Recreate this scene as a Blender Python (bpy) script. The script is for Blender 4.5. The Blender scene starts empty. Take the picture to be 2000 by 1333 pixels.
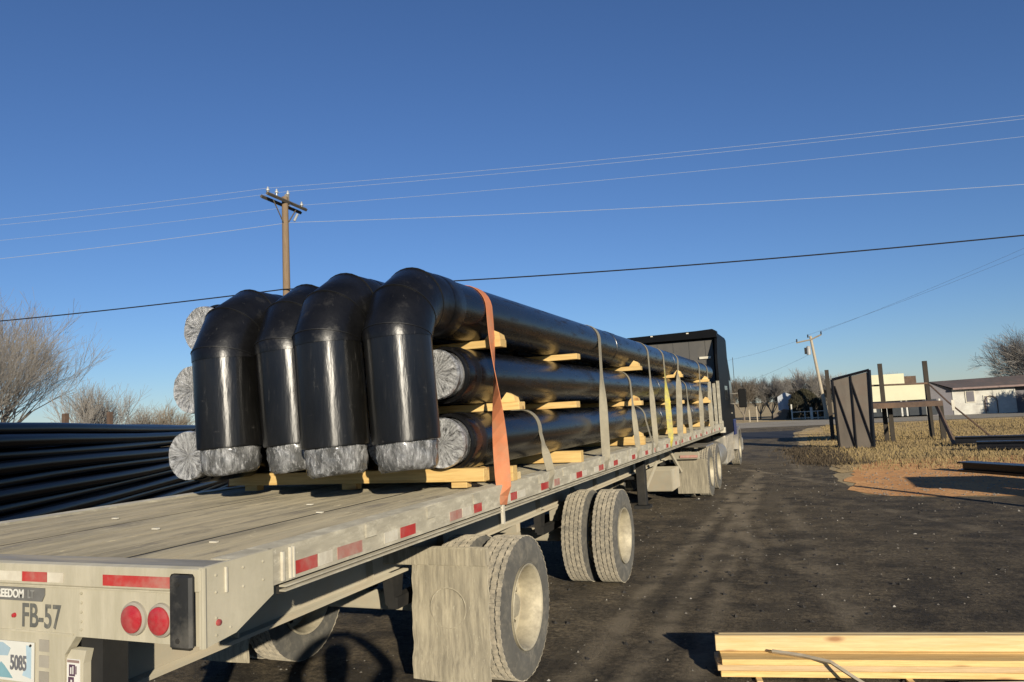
import bpy, math, random
from mathutils import Vector, Matrix
from math import sin, cos, tan, pi, radians, atan2, sqrt, hypot
random.seed(7)
SC = bpy.context.scene
COL = SC.collection
# ------------------------------------------------------------------ camera
YAW, PITCH, ROLL, FPX, CAMH = radians(21.53), radians(5.66), radians(-3.02), 1452.0, 1.92
cf = Vector((-sin(YAW) * cos(PITCH), cos(YAW) * cos(PITCH), sin(PITCH)))
cr = Vector((cos(YAW), sin(YAW), 0)); cu = cr.cross(cf)
cr2 = cr * cos(ROLL) + cu * sin(ROLL); cu2 = -cr * sin(ROLL) + cu * cos(ROLL)
cam = bpy.data.cameras.new('camera'); camo = bpy.data.objects.new('camera', cam); COL.objects.link(camo)
camo.matrix_world = Matrix(((cr2.x, cu2.x, -cf.x, 0), (cr2.y, cu2.y, -cf.y, 0), (cr2.z, cu2.z, -cf.z, CAMH), (0, 0, 0, 1)))
cam.sensor_width = 36; cam.lens = FPX / 2000 * 36; cam.clip_start = 0.05; cam.clip_end = 4000
SC.camera = camo
# ------------------------------------------------------------------ light
SUN_TO = Vector((4.27, -5.98, 1.95)).normalized()       # towards the sun
SUN_EL = math.asin(SUN_TO.z); SUN_AZ = atan2(SUN_TO.x, SUN_TO.y)
w = bpy.data.worlds.new('World'); SC.world = w; w.use_nodes = True
nt = w.node_tree; bg = nt.nodes['Background']
sky = nt.nodes.new('ShaderNodeTexSky'); sky.sky_type = 'NISHITA'; sky.sun_disc = False
sky.sun_elevation = SUN_EL; sky.sun_rotation = SUN_AZ
sky.altitude = 300; sky.air_density = 1.0; sky.dust_density = 0.0; sky.ozone_density = 4.0
tint = nt.nodes.new('ShaderNodeMix'); tint.data_type = 'RGBA'; tint.blend_type = 'MULTIPLY'; tint.inputs[0].default_value = 1
tint.inputs[7].default_value = (0.74, 0.82, 1.02, 1)      # clear dry winter air: the whole sky a little bluer
nt.links.new(sky.outputs[0], tint.inputs[6]); nt.links.new(tint.outputs[2], bg.inputs[0]); bg.inputs[1].default_value = 0.085
sun = bpy.data.lights.new('sun', 'SUN'); sun.energy = 4.6; sun.angle = radians(0.5); sun.color = (1.0, 0.90, 0.73)
suno = bpy.data.objects.new('sun', sun); COL.objects.link(suno)
suno.rotation_euler = SUN_TO.to_track_quat('Z', 'Y').to_euler(); suno.location = (6, -8, 20)
vs = SC.view_settings; vs.view_transform = 'Standard'; vs.look = 'None'; vs.exposure = 0.25; vs.gamma = 1
vs.use_curve_mapping = False

# ------------------------------------------------------------------ mesh helpers
class MB:
    def __init__(s): s.v = []; s.f = []
    def add(s, vs_, fs):
        o = len(s.v); s.v.extend([tuple(p) for p in vs_]); s.f.extend([tuple(i + o for i in f) for f in fs]); return s
    def box(s, x0, x1, y0, y1, z0, z1, R=None, T=None):
        p = [(x, y, z) for z in (z0, z1) for y in (y0, y1) for x in (x0, x1)]
        if R is not None: p = [R @ Vector(q) for q in p]
        if T is not None: p = [Vector(q) + Vector(T) for q in p]
        return s.add(p, [(0, 2, 3, 1), (4, 5, 7, 6), (0, 1, 5, 4), (2, 6, 7, 3), (0, 4, 6, 2), (1, 3, 7, 5)])
    def bbox(s, x0, x1, y0, y1, z0, z1, b=.006):
        """box with a small chamfer along its four edges parallel to the longest side and its ends"""
        e = (x1 - x0, y1 - y0, z1 - z0); a = e.index(max(e)); o = [i for i in range(3) if i != a]
        lo = (x0, y0, z0); hi = (x1, y1, z1)
        def prof(k):
            c = []
            A0, A1, B0, B1 = lo[o[0]] + k, hi[o[0]] - k, lo[o[1]] + k, hi[o[1]] - k
            for (p, q) in ((A0 + b, B0), (A1 - b, B0), (A1, B0 + b), (A1, B1 - b), (A1 - b, B1), (A0 + b, B1), (A0, B1 - b), (A0, B0 + b)):
                c.append((p, q))
            return c
        vs_ = []
        for (t, k) in ((lo[a], b), (lo[a] + b, 0), (hi[a] - b, 0), (hi[a], b)):
            for (p, q) in prof(k):
                r = [0, 0, 0]; r[a] = t; r[o[0]] = p; r[o[1]] = q; vs_.append(r)
        fs = [tuple(range(7, -1, -1))]
        for j in range(3):
            for i in range(8): fs.append((j * 8 + i, j * 8 + (i + 1) % 8, (j + 1) * 8 + (i + 1) % 8, (j + 1) * 8 + i))
        fs.append(tuple(range(24, 32)))
        return s.add(vs_, fs)
    def tube(s, pts, r, n=16, caps=True, rs=None):
        pts = [Vector(p) for p in pts]; N = len(pts); rings = []
        T = [(pts[i + 1] - pts[i]).normalized() for i in range(N - 1)]
        ref = Vector((0, 0, 1)) if abs(T[0].z) < .9 else Vector((1, 0, 0))
        u = T[0].cross(ref).normalized(); v = T[0].cross(u).normalized()
        for i in range(N):
            t0 = T[max(0, i - 1)]; t1 = T[min(N - 2, i)]
            b = (t0 + t1).normalized()
            rad = rs[i] if rs else r; ring = []
            for k in range(n):
                a = 2 * pi * k / n; d = u * cos(a) + v * sin(a)     # perpendicular to t0
                q = d - t0 * (d.dot(b) / max(.2, t0.dot(b)))       # slide along t0 onto the mitre plane
                ring.append(pts[i] + q * rad)
            rings.append(ring)
            if i < N - 1 and (t1 - t0).length > 1e-6:
                ax = t0.cross(t1); ang = t0.angle(t1)
                R = Matrix.Rotation(ang, 3, ax.normalized()); u = R @ u; v = R @ v
        vs_ = [p for r_ in rings for p in r_]; fs = []
        for i in range(N - 1):
            for k in range(n):
                fs.append((i * n + k, i * n + (k + 1) % n, (i + 1) * n + (k + 1) % n, (i + 1) * n + k))
        if caps: fs.append(tuple(range(n))); fs.append(tuple(reversed(range((N - 1) * n, N * n))))
        return s.add(vs_, fs)
    def lathe(s, prof, c=(0, 0, 0), axis='X', n=48, close=False):
        vs_ = []; fs = []; P = len(prof)
        for k in range(n):
            a = 2 * pi * k / n
            for (h, r) in prof:
                q = {'X': (h, r * cos(a), r * sin(a)), 'Y': (r * cos(a), h, r * sin(a)), 'Z': (r * cos(a), r * sin(a), h)}[axis]
                vs_.append((q[0] + c[0], q[1] + c[1], q[2] + c[2]))
        for k in range(n):
            k2 = (k + 1) % n
            for j in range(P - 1 + (1 if close else 0)):
                j2 = (j + 1) % P
                fs.append((k * P + j, k2 * P + j, k2 * P + j2, k * P + j2))
        return s.add(vs_, fs)
    def prism(s, poly, y0, y1, axis='Y'):
        n = len(poly)
        def m(p, h): return {'Y': (p[0], h, p[1]), 'X': (h, p[0], p[1]), 'Z': (p[0], p[1], h)}[axis]
        vs_ = [m(p, y0) for p in poly] + [m(p, y1) for p in poly]
        fs = [tuple(range(n)), tuple(reversed(range(n, 2 * n)))] + [(i, i + n, (i + 1) % n + n, (i + 1) % n) for i in range(n)]
        return s.add(vs_, fs)

WL = {}
def obj(name, mb, mat, parent=None, loc=None, smooth=None, local=False):
    me = bpy.data.meshes.new(name)
    if parent is not None: off = Vector((0, 0, 0)) if local else WL[parent.name]
    else: off = Vector(loc) if (loc is not None and not local) else Vector((0, 0, 0))
    if off.length: vs_ = [(p[0] - off.x, p[1] - off.y, p[2] - off.z) for p in mb.v]
    else: vs_ = mb.v
    me.from_pydata(vs_, [], mb.f); me.validate(); me.update()
    if mat is not None: me.materials.append(mat)
    if smooth is not None:
        for p in me.polygons: p.use_smooth = True
        me.set_sharp_from_angle(angle=radians(smooth))
    o = bpy.data.objects.new(name, me); COL.objects.link(o)
    if parent is not None:
        o.parent = parent; WL[o.name] = WL[parent.name]
        if local and loc is not None: o.location = loc; WL[o.name] = WL[parent.name] + Vector(loc)
    elif loc is not None: o.location = loc; WL[o.name] = Vector(loc)
    else: WL[o.name] = Vector((0, 0, 0))
    return o
def fixn(o):
    import bmesh
    bm = bmesh.new(); bm.from_mesh(o.data); bmesh.ops.recalc_face_normals(bm, faces=bm.faces); bm.to_mesh(o.data); bm.free(); return o
def tag(o, label=None, cat=None, group=None, kind=None):
    if label: o['label'] = label
    if cat: o['category'] = cat
    if group: o['group'] = group
    if kind: o['kind'] = kind
    return o
def thing(name, label, cat, loc=(0, 0, 0), rz=0, group=None):
    o = bpy.data.objects.new(name, None); COL.objects.link(o); o.location = loc; o.rotation_euler = (0, 0, rz)
    o.empty_display_size = .2; WL[o.name] = Vector(loc); return tag(o, label, cat, group)
def dup(root, loc=None, rz=None, label=None, parent=None):
    r = root.copy(); COL.objects.link(r)
    if loc is not None: r.location = loc
    if rz is not None: r.rotation_euler = (0, 0, rz)
    if label: r['label'] = label
    if parent is not None: r.parent = parent
    for c0 in list(root.children):
        c = c0.copy(); COL.objects.link(c); c.parent = r
        for g0 in list(c0.children):
            g = g0.copy(); COL.objects.link(g); g.parent = c
    return r

# ------------------------------------------------------------------ materials
def lk(t, a, b): t.links.new(a, b)
def M(name, base, rough=.6, metal=0., var=.2, scale=3., stretch=(1, 1, 1), bump=.15, bscale=40., bstretch=None, bdist=.01,
      dust=None, damt=.5, dscale=1.5, dstretch=(1, 1, 1), rnd=0., spec=.5, rvar=0., coat=0., diff=0.):
    m = bpy.data.materials.new(name); m.use_nodes = True; t = m.node_tree; N = t.nodes; b = N['Principled BSDF']
    tc = N.new('ShaderNodeTexCoord'); oi = N.new('ShaderNodeObjectInfo')
    add = N.new('ShaderNodeVectorMath'); add.operation = 'ADD'
    mul = N.new('ShaderNodeVectorMath'); mul.operation = 'SCALE'; mul.inputs['Scale'].default_value = 37.0
    cmb = N.new('ShaderNodeCombineXYZ')
    for i in range(3): lk(t, oi.outputs['Random'], cmb.inputs[i])
    lk(t, cmb.outputs[0], mul.inputs[0]); lk(t, tc.outputs['Object'], add.inputs[0]); lk(t, mul.outputs[0], add.inputs[1])
    def mapn(st):
        mp = N.new('ShaderNodeMapping'); mp.inputs['Scale'].default_value = st; lk(t, add.outputs[0], mp.inputs[0]); return mp
    n1 = N.new('ShaderNodeTexNoise'); n1.inputs['Scale'].default_value = scale; n1.inputs['Detail'].default_value = 8; n1.inputs['Roughness'].default_value = .65
    lk(t, mapn(stretch).outputs[0], n1.inputs['Vector'])
    r1 = N.new('ShaderNodeMapRange'); r1.inputs[1].default_value = .3; r1.inputs[2].default_value = .7
    r1.inputs[3].default_value = 1 - var; r1.inputs[4].default_value = 1 + var; lk(t, n1.outputs[0], r1.inputs[0])
    val = r1.outputs[0]
    if rnd:
        rr = N.new('ShaderNodeMapRange'); rr.inputs[3].default_value = 1 - rnd; rr.inputs[4].default_value = 1 + rnd; lk(t, oi.outputs['Random'], rr.inputs[0])
        mm = N.new('ShaderNodeMath'); mm.operation = 'MULTIPLY'; lk(t, rr.outputs[0], mm.inputs[0]); lk(t, val, mm.inputs[1]); val = mm.outputs[0]
    cs = N.new('ShaderNodeVectorMath'); cs.operation = 'SCALE'; cs.inputs[0].default_value = base; lk(t, val, cs.inputs['Scale'])
    colr = cs.outputs[0]
    if dust:
        n2 = N.new('ShaderNodeTexNoise'); n2.inputs['Scale'].default_value = dscale; n2.inputs['Detail'].default_value = 10; n2.inputs['Roughness'].default_value = .7
        lk(t, mapn(dstretch).outputs[0], n2.inputs['Vector'])
        r2 = N.new('ShaderNodeMapRange'); c = 1 - damt; r2.inputs[1].default_value = .25 + .5 * c - .12; r2.inputs[2].default_value = .25 + .5 * c + .16; lk(t, n2.outputs[0], r2.inputs[0])
        mx = N.new('ShaderNodeMix'); mx.data_type = 'RGBA'; lk(t, r2.outputs[0], mx.inputs[0]); lk(t, colr, mx.inputs[6]); mx.inputs[7].default_value = (*dust, 1)
        colr = mx.outputs[2]
        rm = N.new('ShaderNodeMapRange'); rm.inputs[3].default_value = rough; rm.inputs[4].default_value = min(1, max(rough, .75)); lk(t, r2.outputs[0], rm.inputs[0]); lk(t, rm.outputs[0], b.inputs['Roughness'])
    else:
        rm = N.new('ShaderNodeMapRange'); rm.inputs[1].default_value = .3; rm.inputs[2].default_value = .7; rm.inputs[3].default_value = rough - rvar; rm.inputs[4].default_value = rough + rvar
        lk(t, n1.outputs[0], rm.inputs[0]); lk(t, rm.outputs[0], b.inputs['Roughness'])
    lk(t, colr, b.inputs['Base Color']); b.inputs['Metallic'].default_value = metal
    b.inputs['Specular IOR Level'].default_value = spec; b.inputs['Coat Weight'].default_value = coat; b.inputs['Diffuse Roughness'].default_value = diff
    if bump:
        n3 = N.new('ShaderNodeTexNoise'); n3.inputs['Scale'].default_value = bscale; n3.inputs['Detail'].default_value = 6
        lk(t, mapn(bstretch or stretch).outputs[0], n3.inputs['Vector'])
        bp = N.new('ShaderNodeBump'); bp.inputs['Strength'].default_value = bump; bp.inputs['Distance'].default_value = bdist
        lk(t, n3.outputs[0], bp.inputs['Height']); lk(t, bp.outputs[0], b.inputs['Normal'])
    return m

def scuff(m, amt, st, sc, col, thr=.60):
    t, N = m.node_tree, m.node_tree.nodes; b = N['Principled BSDF']; src = b.inputs['Base Color'].links[0].from_socket
    tc = N.new('ShaderNodeTexCoord'); oi = N.new('ShaderNodeObjectInfo'); ad = N.new('ShaderNodeVectorMath'); ad.operation = 'MULTIPLY_ADD'; ad.inputs[1].default_value = (31, 47, 13)
    cb = N.new('ShaderNodeCombineXYZ'); [t.links.new(oi.outputs['Random'], cb.inputs[i]) for i in range(3)]; t.links.new(cb.outputs[0], ad.inputs[0]); t.links.new(tc.outputs['Object'], ad.inputs[2])
    mp = N.new('ShaderNodeMapping'); mp.inputs['Scale'].default_value = st; t.links.new(ad.outputs[0], mp.inputs[0])
    n = N.new('ShaderNodeTexNoise'); n.inputs['Scale'].default_value = sc; n.inputs['Detail'].default_value = 12; n.inputs['Roughness'].default_value = .8; t.links.new(mp.outputs[0], n.inputs['Vector'])
    r = N.new('ShaderNodeMapRange'); r.inputs[1].default_value = thr; r.inputs[2].default_value = thr + .07; r.inputs[4].default_value = amt; t.links.new(n.outputs[0], r.inputs[0])
    mx = N.new('ShaderNodeMix'); mx.data_type = 'RGBA'; t.links.new(r.outputs[0], mx.inputs[0]); t.links.new(src, mx.inputs[6]); mx.inputs[7].default_value = (*col, 1); t.links.new(mx.outputs[2], b.inputs['Base Color'])
DUST = (.44, .37, .255)
m_deck = M('dusty_deck_boards', (.195, .172, .120), .85, 0, .42, 4, (3, .25, 3), .6, 30, (6, .5, 6), .008, dust=(.285, .245, .165), damt=.42, dscale=2.2, dstretch=(2.5, .5, 1), rnd=.16, diff=1)
scuff(m_deck, .9, (3, 1.2, 3), 6, (.42, .37, .25), .59); scuff(m_deck, .75, (1.2, .3, 1), 2.5, (.10, .09, .075), .53); scuff(m_deck, .8, (6, 3, 1), 9, (.075, .068, .056), .63)
m_deckp = M('grey_deck_plate', (.135, .13, .118), .6, .1, .22, 5, (.4, 3, 3), .3, 30, (1, 6, 3), .004, dust=(.25, .22, .165), damt=.35, dscale=3, dstretch=(.5, 4, 1), diff=1)
m_alu = M('dusty_aluminium', (.46, .42, .315), .6, .1, .13, 3, (3, 1, .7), .25, 25, None, .006, dust=(.36, .33, .235), damt=.42, dscale=2.5, dstretch=(5, 1, .8), diff=.5)
m_alur = M('scuffed_rail_paint', (.35, .32, .245), .65, .1, .2, 6, (1, .5, 3), .3, 40, None, .006, dust=(.58, .54, .42), damt=.30, dscale=9, dstretch=(1, .8, 2), diff=.5)
m_beam = M('dusty_beam_paint', (.33, .30, .225), .7, 0, .12, 2, (1, .6, 2), .15, 20, None, .005, dust=(.36, .30, .21), damt=.4, dscale=3, diff=1)
m_dark = M('dark_underbody_steel', (.018, .017, .015), .8, .1, .3, 4, (1, 1, 1), .2, 30, None, .005, dust=(.06, .052, .04), damt=.3)
m_black = M('black_rubber', (.022, .022, .021), .55, 0, .3, 8, (1, 1, .4), .2, 40, None, .003, dust=(.12, .11, .09), damt=.3, dscale=6)
m_flap = M('mud_caked_flap', (.34, .30, .215), .9, 0, .3, 3, (5, 5, .8), .6, 22, (5, 5, 1.6), .008, dust=(.17, .15, .11), damt=.36, dscale=5, dstretch=(10, 10, .8), diff=1)
scuff(m_alur, .9, (1, 2, 2), 7, (.62, .58, .46), .60); scuff(m_alu, .5, (6, 1, 1.2), 5, (.26, .235, .17), .60)
scuff(m_flap, .8, (9, 9, 1.6), 5, (.50, .46, .34), .58)
m_tyre = M('dusty_tyre_rubber', (.075, .072, .063), .8, 0, .15, 9, (1, 1, 1), .3, 60, None, .004, dust=(.16, .145, .115), damt=.30, dscale=11, diff=1)
m_rim = M('dusty_cream_rim', (.47, .415, .29), .6, .1, .2, 5, (1, 1, 1), .08, 30, None, .003, dust=(.27, .235, .17), damt=.42, dscale=7)
m_pipe = M('black_plastic_jacket', (.006, .006, .0065), .25, 0, .5, 3, (1, 1, 1), .06, 14, None, .004, dust=(.022, .02, .018), damt=.2, dscale=5, dstretch=(3, .5, 3), spec=.5)
m_leg = M('scuffed_black_jacket', (.008, .0078, .0072), .37, 0, .5, 6, (1, 1, .3), .34, 6, (3, 3, .6), .010, dust=(.03, .028, .025), damt=.12, dscale=8, dstretch=(4, 4, .5), spec=1.0, rvar=.05)
_t, _N = m_leg.node_tree, m_leg.node_tree.nodes; _b = _N['Principled BSDF']; _tg = _N.new('ShaderNodeTangent'); _tg.direction_type = 'RADIAL'; _tg.axis = 'Z'
scuff(m_leg, .6, (7, 7, .8), 4, (.10, .095, .085), .60); scuff(m_leg, .7, (2, 2, 9), 5, (.11, .10, .09), .61)
_t.links.new(_tg.outputs[0], _b.inputs['Tangent']); _b.inputs['Anisotropic'].default_value = .86; _b.inputs['Anisotropic Rotation'].default_value = 0.25
m_elbow = M('matt_black_elbow_casing', (.0065, .0065, .007), .33, 0, .5, 5, (1, 1, 1), .5, 7, None, .014, dust=(.035, .033, .030), damt=.14, dscale=7, spec=.4)
scuff(m_elbow, .55, (7, 7, 1.0), 5, (.11, .105, .095), .61); scuff(m_pipe, .5, (5, .8, 5), 5, (.07, .066, .06), .63)
m_seam = M('black_sealing_tape', (.006, .006, .006), .5, 0, .3, 5, bump=.2)
m_yard = M('black_yard_pipe', (.0016, .0018, .0034), .30, 0, .3, 2, (1, .3, 1), .05, 20, None, .004, spec=.07)
def wood(name, base, knot=(.27, .12, .045), grain='X', rnd=.14):
    st = {'X': (.5, 9, 9), 'Y': (9, .5, 9)}[grain]
    m = M(name, base, .65, 0, .14, 9, st, .2, 20, st, .002, dust=(base[0] * .78, base[1] * .66, base[2] * .5), damt=.34, dscale=5, dstretch=st, rnd=rnd)
    t = m.node_tree; N = t.nodes; b = N['Principled BSDF']
    src = b.inputs['Base Color'].links[0].from_socket
    tc = N.new('ShaderNodeTexCoord'); mp = N.new('ShaderNodeMapping'); mp.inputs['Scale'].default_value = {'X': (2.2, 7, 7), 'Y': (7, 2.2, 7)}[grain]
    oi = N.new('ShaderNodeObjectInfo'); c = N.new('ShaderNodeCombineXYZ'); lk(t, oi.outputs['Random'], c.inputs[0]); lk(t, oi.outputs['Random'], c.inputs[1])
    a = N.new('ShaderNodeVectorMath'); a.operation = 'MULTIPLY_ADD'; a.inputs[1].default_value = (51, 33, 17); lk(t, c.outputs[0], a.inputs[0]); lk(t, tc.outputs['Object'], a.inputs[2])
    lk(t, a.outputs[0], mp.inputs[0]); vo = N.new('ShaderNodeTexVoronoi'); vo.inputs['Scale'].default_value = 1.0; lk(t, mp.outputs[0], vo.inputs['Vector'])
    mr = N.new('ShaderNodeMapRange'); mr.inputs[1].default_value = .07; mr.inputs[2].default_value = .19; mr.inputs[3].default_value = .85; mr.inputs[4].default_value = 0; lk(t, vo.outputs['Distance'], mr.inputs[0])
    mx = N.new('ShaderNodeMix'); mx.data_type = 'RGBA'; lk(t, mr.outputs[0], mx.inputs[0]); lk(t, src, mx.inputs[6]); mx.inputs[7].default_value = (*knot, 1); lk(t, mx.outputs[2], b.inputs['Base Color'])
    return m
m_pine = wood('fresh_pine', (.74, .56, .28))
m_pine2 = wood('yellow_pine', (.72, .49, .19))
m_pineg = wood('weathered_grey_pine', (.42, .36, .26))
m_pineg2 = wood('tan_pine', (.58, .42, .22))
m_dun = wood('dunnage_pine', (.66, .45, .17))
m_red = M('red_reflective_tape', (.46, .045, .04), .4, 0, .12, 8, bump=.05, dust=(.42, .22, .17), damt=.32, dscale=6)
m_redf = M('faded_red_tape', (.42, .17, .13), .5, 0, .15, 8, bump=.05, dust=(.45, .33, .26), damt=.5, dscale=6)
m_wht = M('white_reflective_tape', (.68, .63, .5), .4, 0, .1, 8, bump=.05, dust=(.5, .44, .33), damt=.4, dscale=7)
m_mirror = M('black_mirror_shell', (.006, .006, .006), .6, bump=0, spec=.2)
m_lens = M('red_lamp_lens', (.42, .02, .03), .25, 0, .2, 20, bump=.4, bscale=90, bdist=.003, dust=(.34, .12, .10), damt=.4, dscale=6)
m_ring = M('grey_grommet', (.33, .30, .24), .6, bump=.1)
m_ltr = M('dark_grey_lettering', (.12, .12, .105), .6, 0, .2, 20, bump=0, dust=(.3, .27, .2), damt=.25, dscale=12)
m_plq = M('dark_plaque', (.16, .155, .14), .5, 0, .2, 10, bump=.05, dust=(.3, .27, .2), damt=.3)
m_wltr = M('white_lettering', (.7, .68, .6), .5, bump=0)
m_dltr = M('dim_lettering', (.26, .255, .23), .5, bump=0)
m_plate = M('licence_plate_white', (.66, .65, .58), .4, bump=0, var=.06)
m_teal = M('plate_teal', (.20, .36, .40), .4, bump=0); m_navy = M('plate_numerals', (.16, .16, .17), .4, bump=0)
m_lblue = M('plate_sky_blue', (.38, .50, .56), .4, bump=0)
m_stk = M('white_sticker', (.68, .66, .6), .5, bump=0, var=.08); m_purp = M('dark_purple_print', (.10, .055, .085), .5, bump=0)
m_orange = M('orange_strap_webbing', (.58, .20, .085), .75, 0, .15, 10, (1, 1, .4), .3, 200, None, .002, dust=(.45, .24, .13), damt=.3, dscale=6)
m_strap = M('grey_strap_webbing', (.30, .265, .185), .8, 0, .2, 10, (1, 1, .4), .3, 200, None, .002, dust=(.22, .20, .15), damt=.3, dscale=6)
m_yel = M('yellow_strap_webbing', (.55, .47, .07), .75, 0, .2, 10, bump=.2, dust=(.32, .28, .16), damt=.5, dscale=8)
m_tcab = M('black_truck_paint', (.004, .0042, .005), .5, 0, .2, 3, bump=.02, spec=.12)
m_tpan = M('grey_cab_back', (.085, .08, .072), .6, 0, .12, 2, (1, 1, .3), .05, 20, dust=(.12, .11, .09), damt=.3)
m_tblue = M('blue_truck_paint', (.015, .035, .15), .35, 0, .2, 3, bump=.02)
m_chrome = M('dusty_chrome', (.55, .52, .45), .35, .7, .2, 4, (3, 3, .4), .1, 20, dust=(.42, .37, .28), damt=.5, dstretch=(4, 4, .6))
m_glass = M('dark_window_glass', (.02, .025, .03), .08, 0, .1, 2, bump=0, spec=.8)
m_bark = M('weathered_pole_wood', (.225, .155, .092), .9, 0, .25, 6, (9, 9, .5), .4, 20, (9, 9, .5), .006)
m_ins = M('grey_insulator', (.36, .37, .36), .3, bump=0)
m_arm = M('weathered_crossarm', (.10, .085, .065), .9, 0, .3, 6, bump=.2)
m_wire2 = M('far_wire', (.22, .24, .28), .5, bump=0); m_wire = M('aluminium_wire', (.34, .39, .48), .5, .0, .1, 3, bump=0); m_cable = M('black_cable', (.012, .012, .013), .6, bump=0)
m_rust = M('rusty_brown_steel', (.11, .072, .05), .8, .1, .3, 4, bump=.3, bscale=30, dust=(.20, .12, .07), damt=.35)
m_sheet = M('brown_grey_sheet_metal', (.155, .128, .098), .7, .1, .22, 2, (1, 1, .4), .15, 8, dust=(.16, .11, .08), damt=.3)
m_postw = M('dark_timber_post', (.045, .036, .026), .9, 0, .3, 5, (5, 5, .6), .3, 20)
m_blk = M('black_painted_beam', (.010, .0095, .011), .35, 0, .3, 4, bump=.1)
m_wallw = M('white_mottled_wall', (.62, .60, .52), .85, 0, .14, 1.2, (1, 1, 1), .1, 10, dust=(.42, .38, .33), damt=.32, dscale=.9)
m_wally = M('cream_painted_wall', (.70, .66, .44), .85, 0, .06, 1, bump=.05)
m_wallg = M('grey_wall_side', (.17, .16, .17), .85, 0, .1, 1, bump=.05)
m_roofb = M('brown_metal_roof', (.15, .12, .095), .7, 0, .18, 1, (1, .3, 1), .1, 10, dust=(.24, .15, .11), damt=.3)
m_trim = M('reddish_fascia', (.26, .18, .155), .7, bump=0)
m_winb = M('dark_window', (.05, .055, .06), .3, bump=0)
m_tread = M('tread_rubber', (.19, .172, .135), .9, 0, .18, 14, bump=.4, bscale=55, bdist=.004, dust=(.40, .35, .26), damt=.52, dscale=18, diff=1)

def nodes_of(m): return m.node_tree, m.node_tree.nodes
def newmat(name):
    m = bpy.data.materials.new(name); m.use_nodes = True; return m, m.node_tree, m.node_tree.nodes, m.node_tree.nodes['Principled BSDF']
def noise(t, N, vec, sc, det=8, ro=.6, st=None, rot=0):
    n = N.new('ShaderNodeTexNoise'); n.inputs['Scale'].default_value = sc; n.inputs['Detail'].default_value = det; n.inputs['Roughness'].default_value = ro
    if st:
        mp = N.new('ShaderNodeMapping'); mp.inputs['Scale'].default_value = st; mp.inputs['Rotation'].default_value = (0, 0, rot); lk(t, vec, mp.inputs[0]); vec = mp.outputs[0]
    lk(t, vec, n.inputs['Vector']); return n.outputs[0]
def rng(t, N, v, a, b, c=0, d=1):
    r = N.new('ShaderNodeMapRange'); 
    for i, x in enumerate((a, b, c, d)): r.inputs[i + 1].default_value = x
    lk(t, v, r.inputs[0]); return r.outputs[0]
def mixc(t, N, f, A, B):
    x = N.new('ShaderNodeMix'); x.data_type = 'RGBA'
    for s_, k in ((f, 0), (A, 6), (B, 7)):
        if isinstance(s_, tuple): x.inputs[k].default_value = (*s_, 1)
        elif isinstance(s_, (int, float)): x.inputs[k].default_value = s_
        else: lk(t, s_, x.inputs[k])
    return x.outputs[2]
def mth(t, N, op, a, b):
    x = N.new('ShaderNodeMath'); x.operation = op
    for s_, k in ((a, 0), (b, 1)):
        if isinstance(s_, (int, float)): x.inputs[k].default_value = s_
        else: lk(t, s_, x.inputs[k])
    return x.outputs[0]
# yard surface: dark milled asphalt with brown dust, tyre tracks and pale chips
m_lot, t, N, b = newmat('milled_asphalt_yard')
tc = N.new('ShaderNodeTexCoord').outputs['Object']
big = noise(t, N, tc, .28, 6, .6); mid = noise(t, N, tc, 1.7, 10, .7); fine = noise(t, N, tc, 22, 8, .75); grit = noise(t, N, tc, 85, 3, .6)
c = mixc(t, N, rng(t, N, big, .42, .60), (.038, .034, .028), (.082, .070, .050))
c = mixc(t, N, rng(t, N, mid, .44, .60, 0, .85), c, (.150, .126, .090))
c = mixc(t, N, mth(t, N, 'MULTIPLY', rng(t, N, noise(t, N, tc, .55, 8, .7, (1, .7, 1), .5), .52, .66), rng(t, N, noise(t, N, tc, 6, 10, .8), .40, .60, .2, 1)), c, (.19, .162, .118))
c = mixc(t, N, rng(t, N, noise(t, N, tc, 5.5, 8, .75, (1, 2.2, 1), .4), .50, .64, 0, .7), c, (.017, .0155, .013))
c = mixc(t, N, rng(t, N, fine, .36, .58, .85, 0), c, (.019, .017, .0145))
c = mixc(t, N, rng(t, N, noise(t, N, tc, 13, 8, .8), .54, .70, 0, .8), c, (.14, .122, .092))
sep = N.new('ShaderNodeSeparateXYZ'); lk(t, tc, sep.inputs[0])
tr = noise(t, N, tc, 2.6, 7, .6, (1.0, .045, 1), radians(3))
xm = mth(t, N, 'MULTIPLY', rng(t, N, sep.outputs[0], -3.0, -2.0), rng(t, N, sep.outputs[0], 1.8, -.6))
c = mixc(t, N, mth(t, N, 'MULTIPLY', rng(t, N, tr, .50, .66, 0, .75), xm), c, (.085, .074, .056))
tr2 = noise(t, N, tc, 1.6, 7, .6, (1.0, .10, 1), radians(-28))
c = mixc(t, N, rng(t, N, tr2, .56, .70, 0, .45), c, (.08, .07, .055))
warp = noise(t, N, tc, .9, 4, .6)
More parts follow.
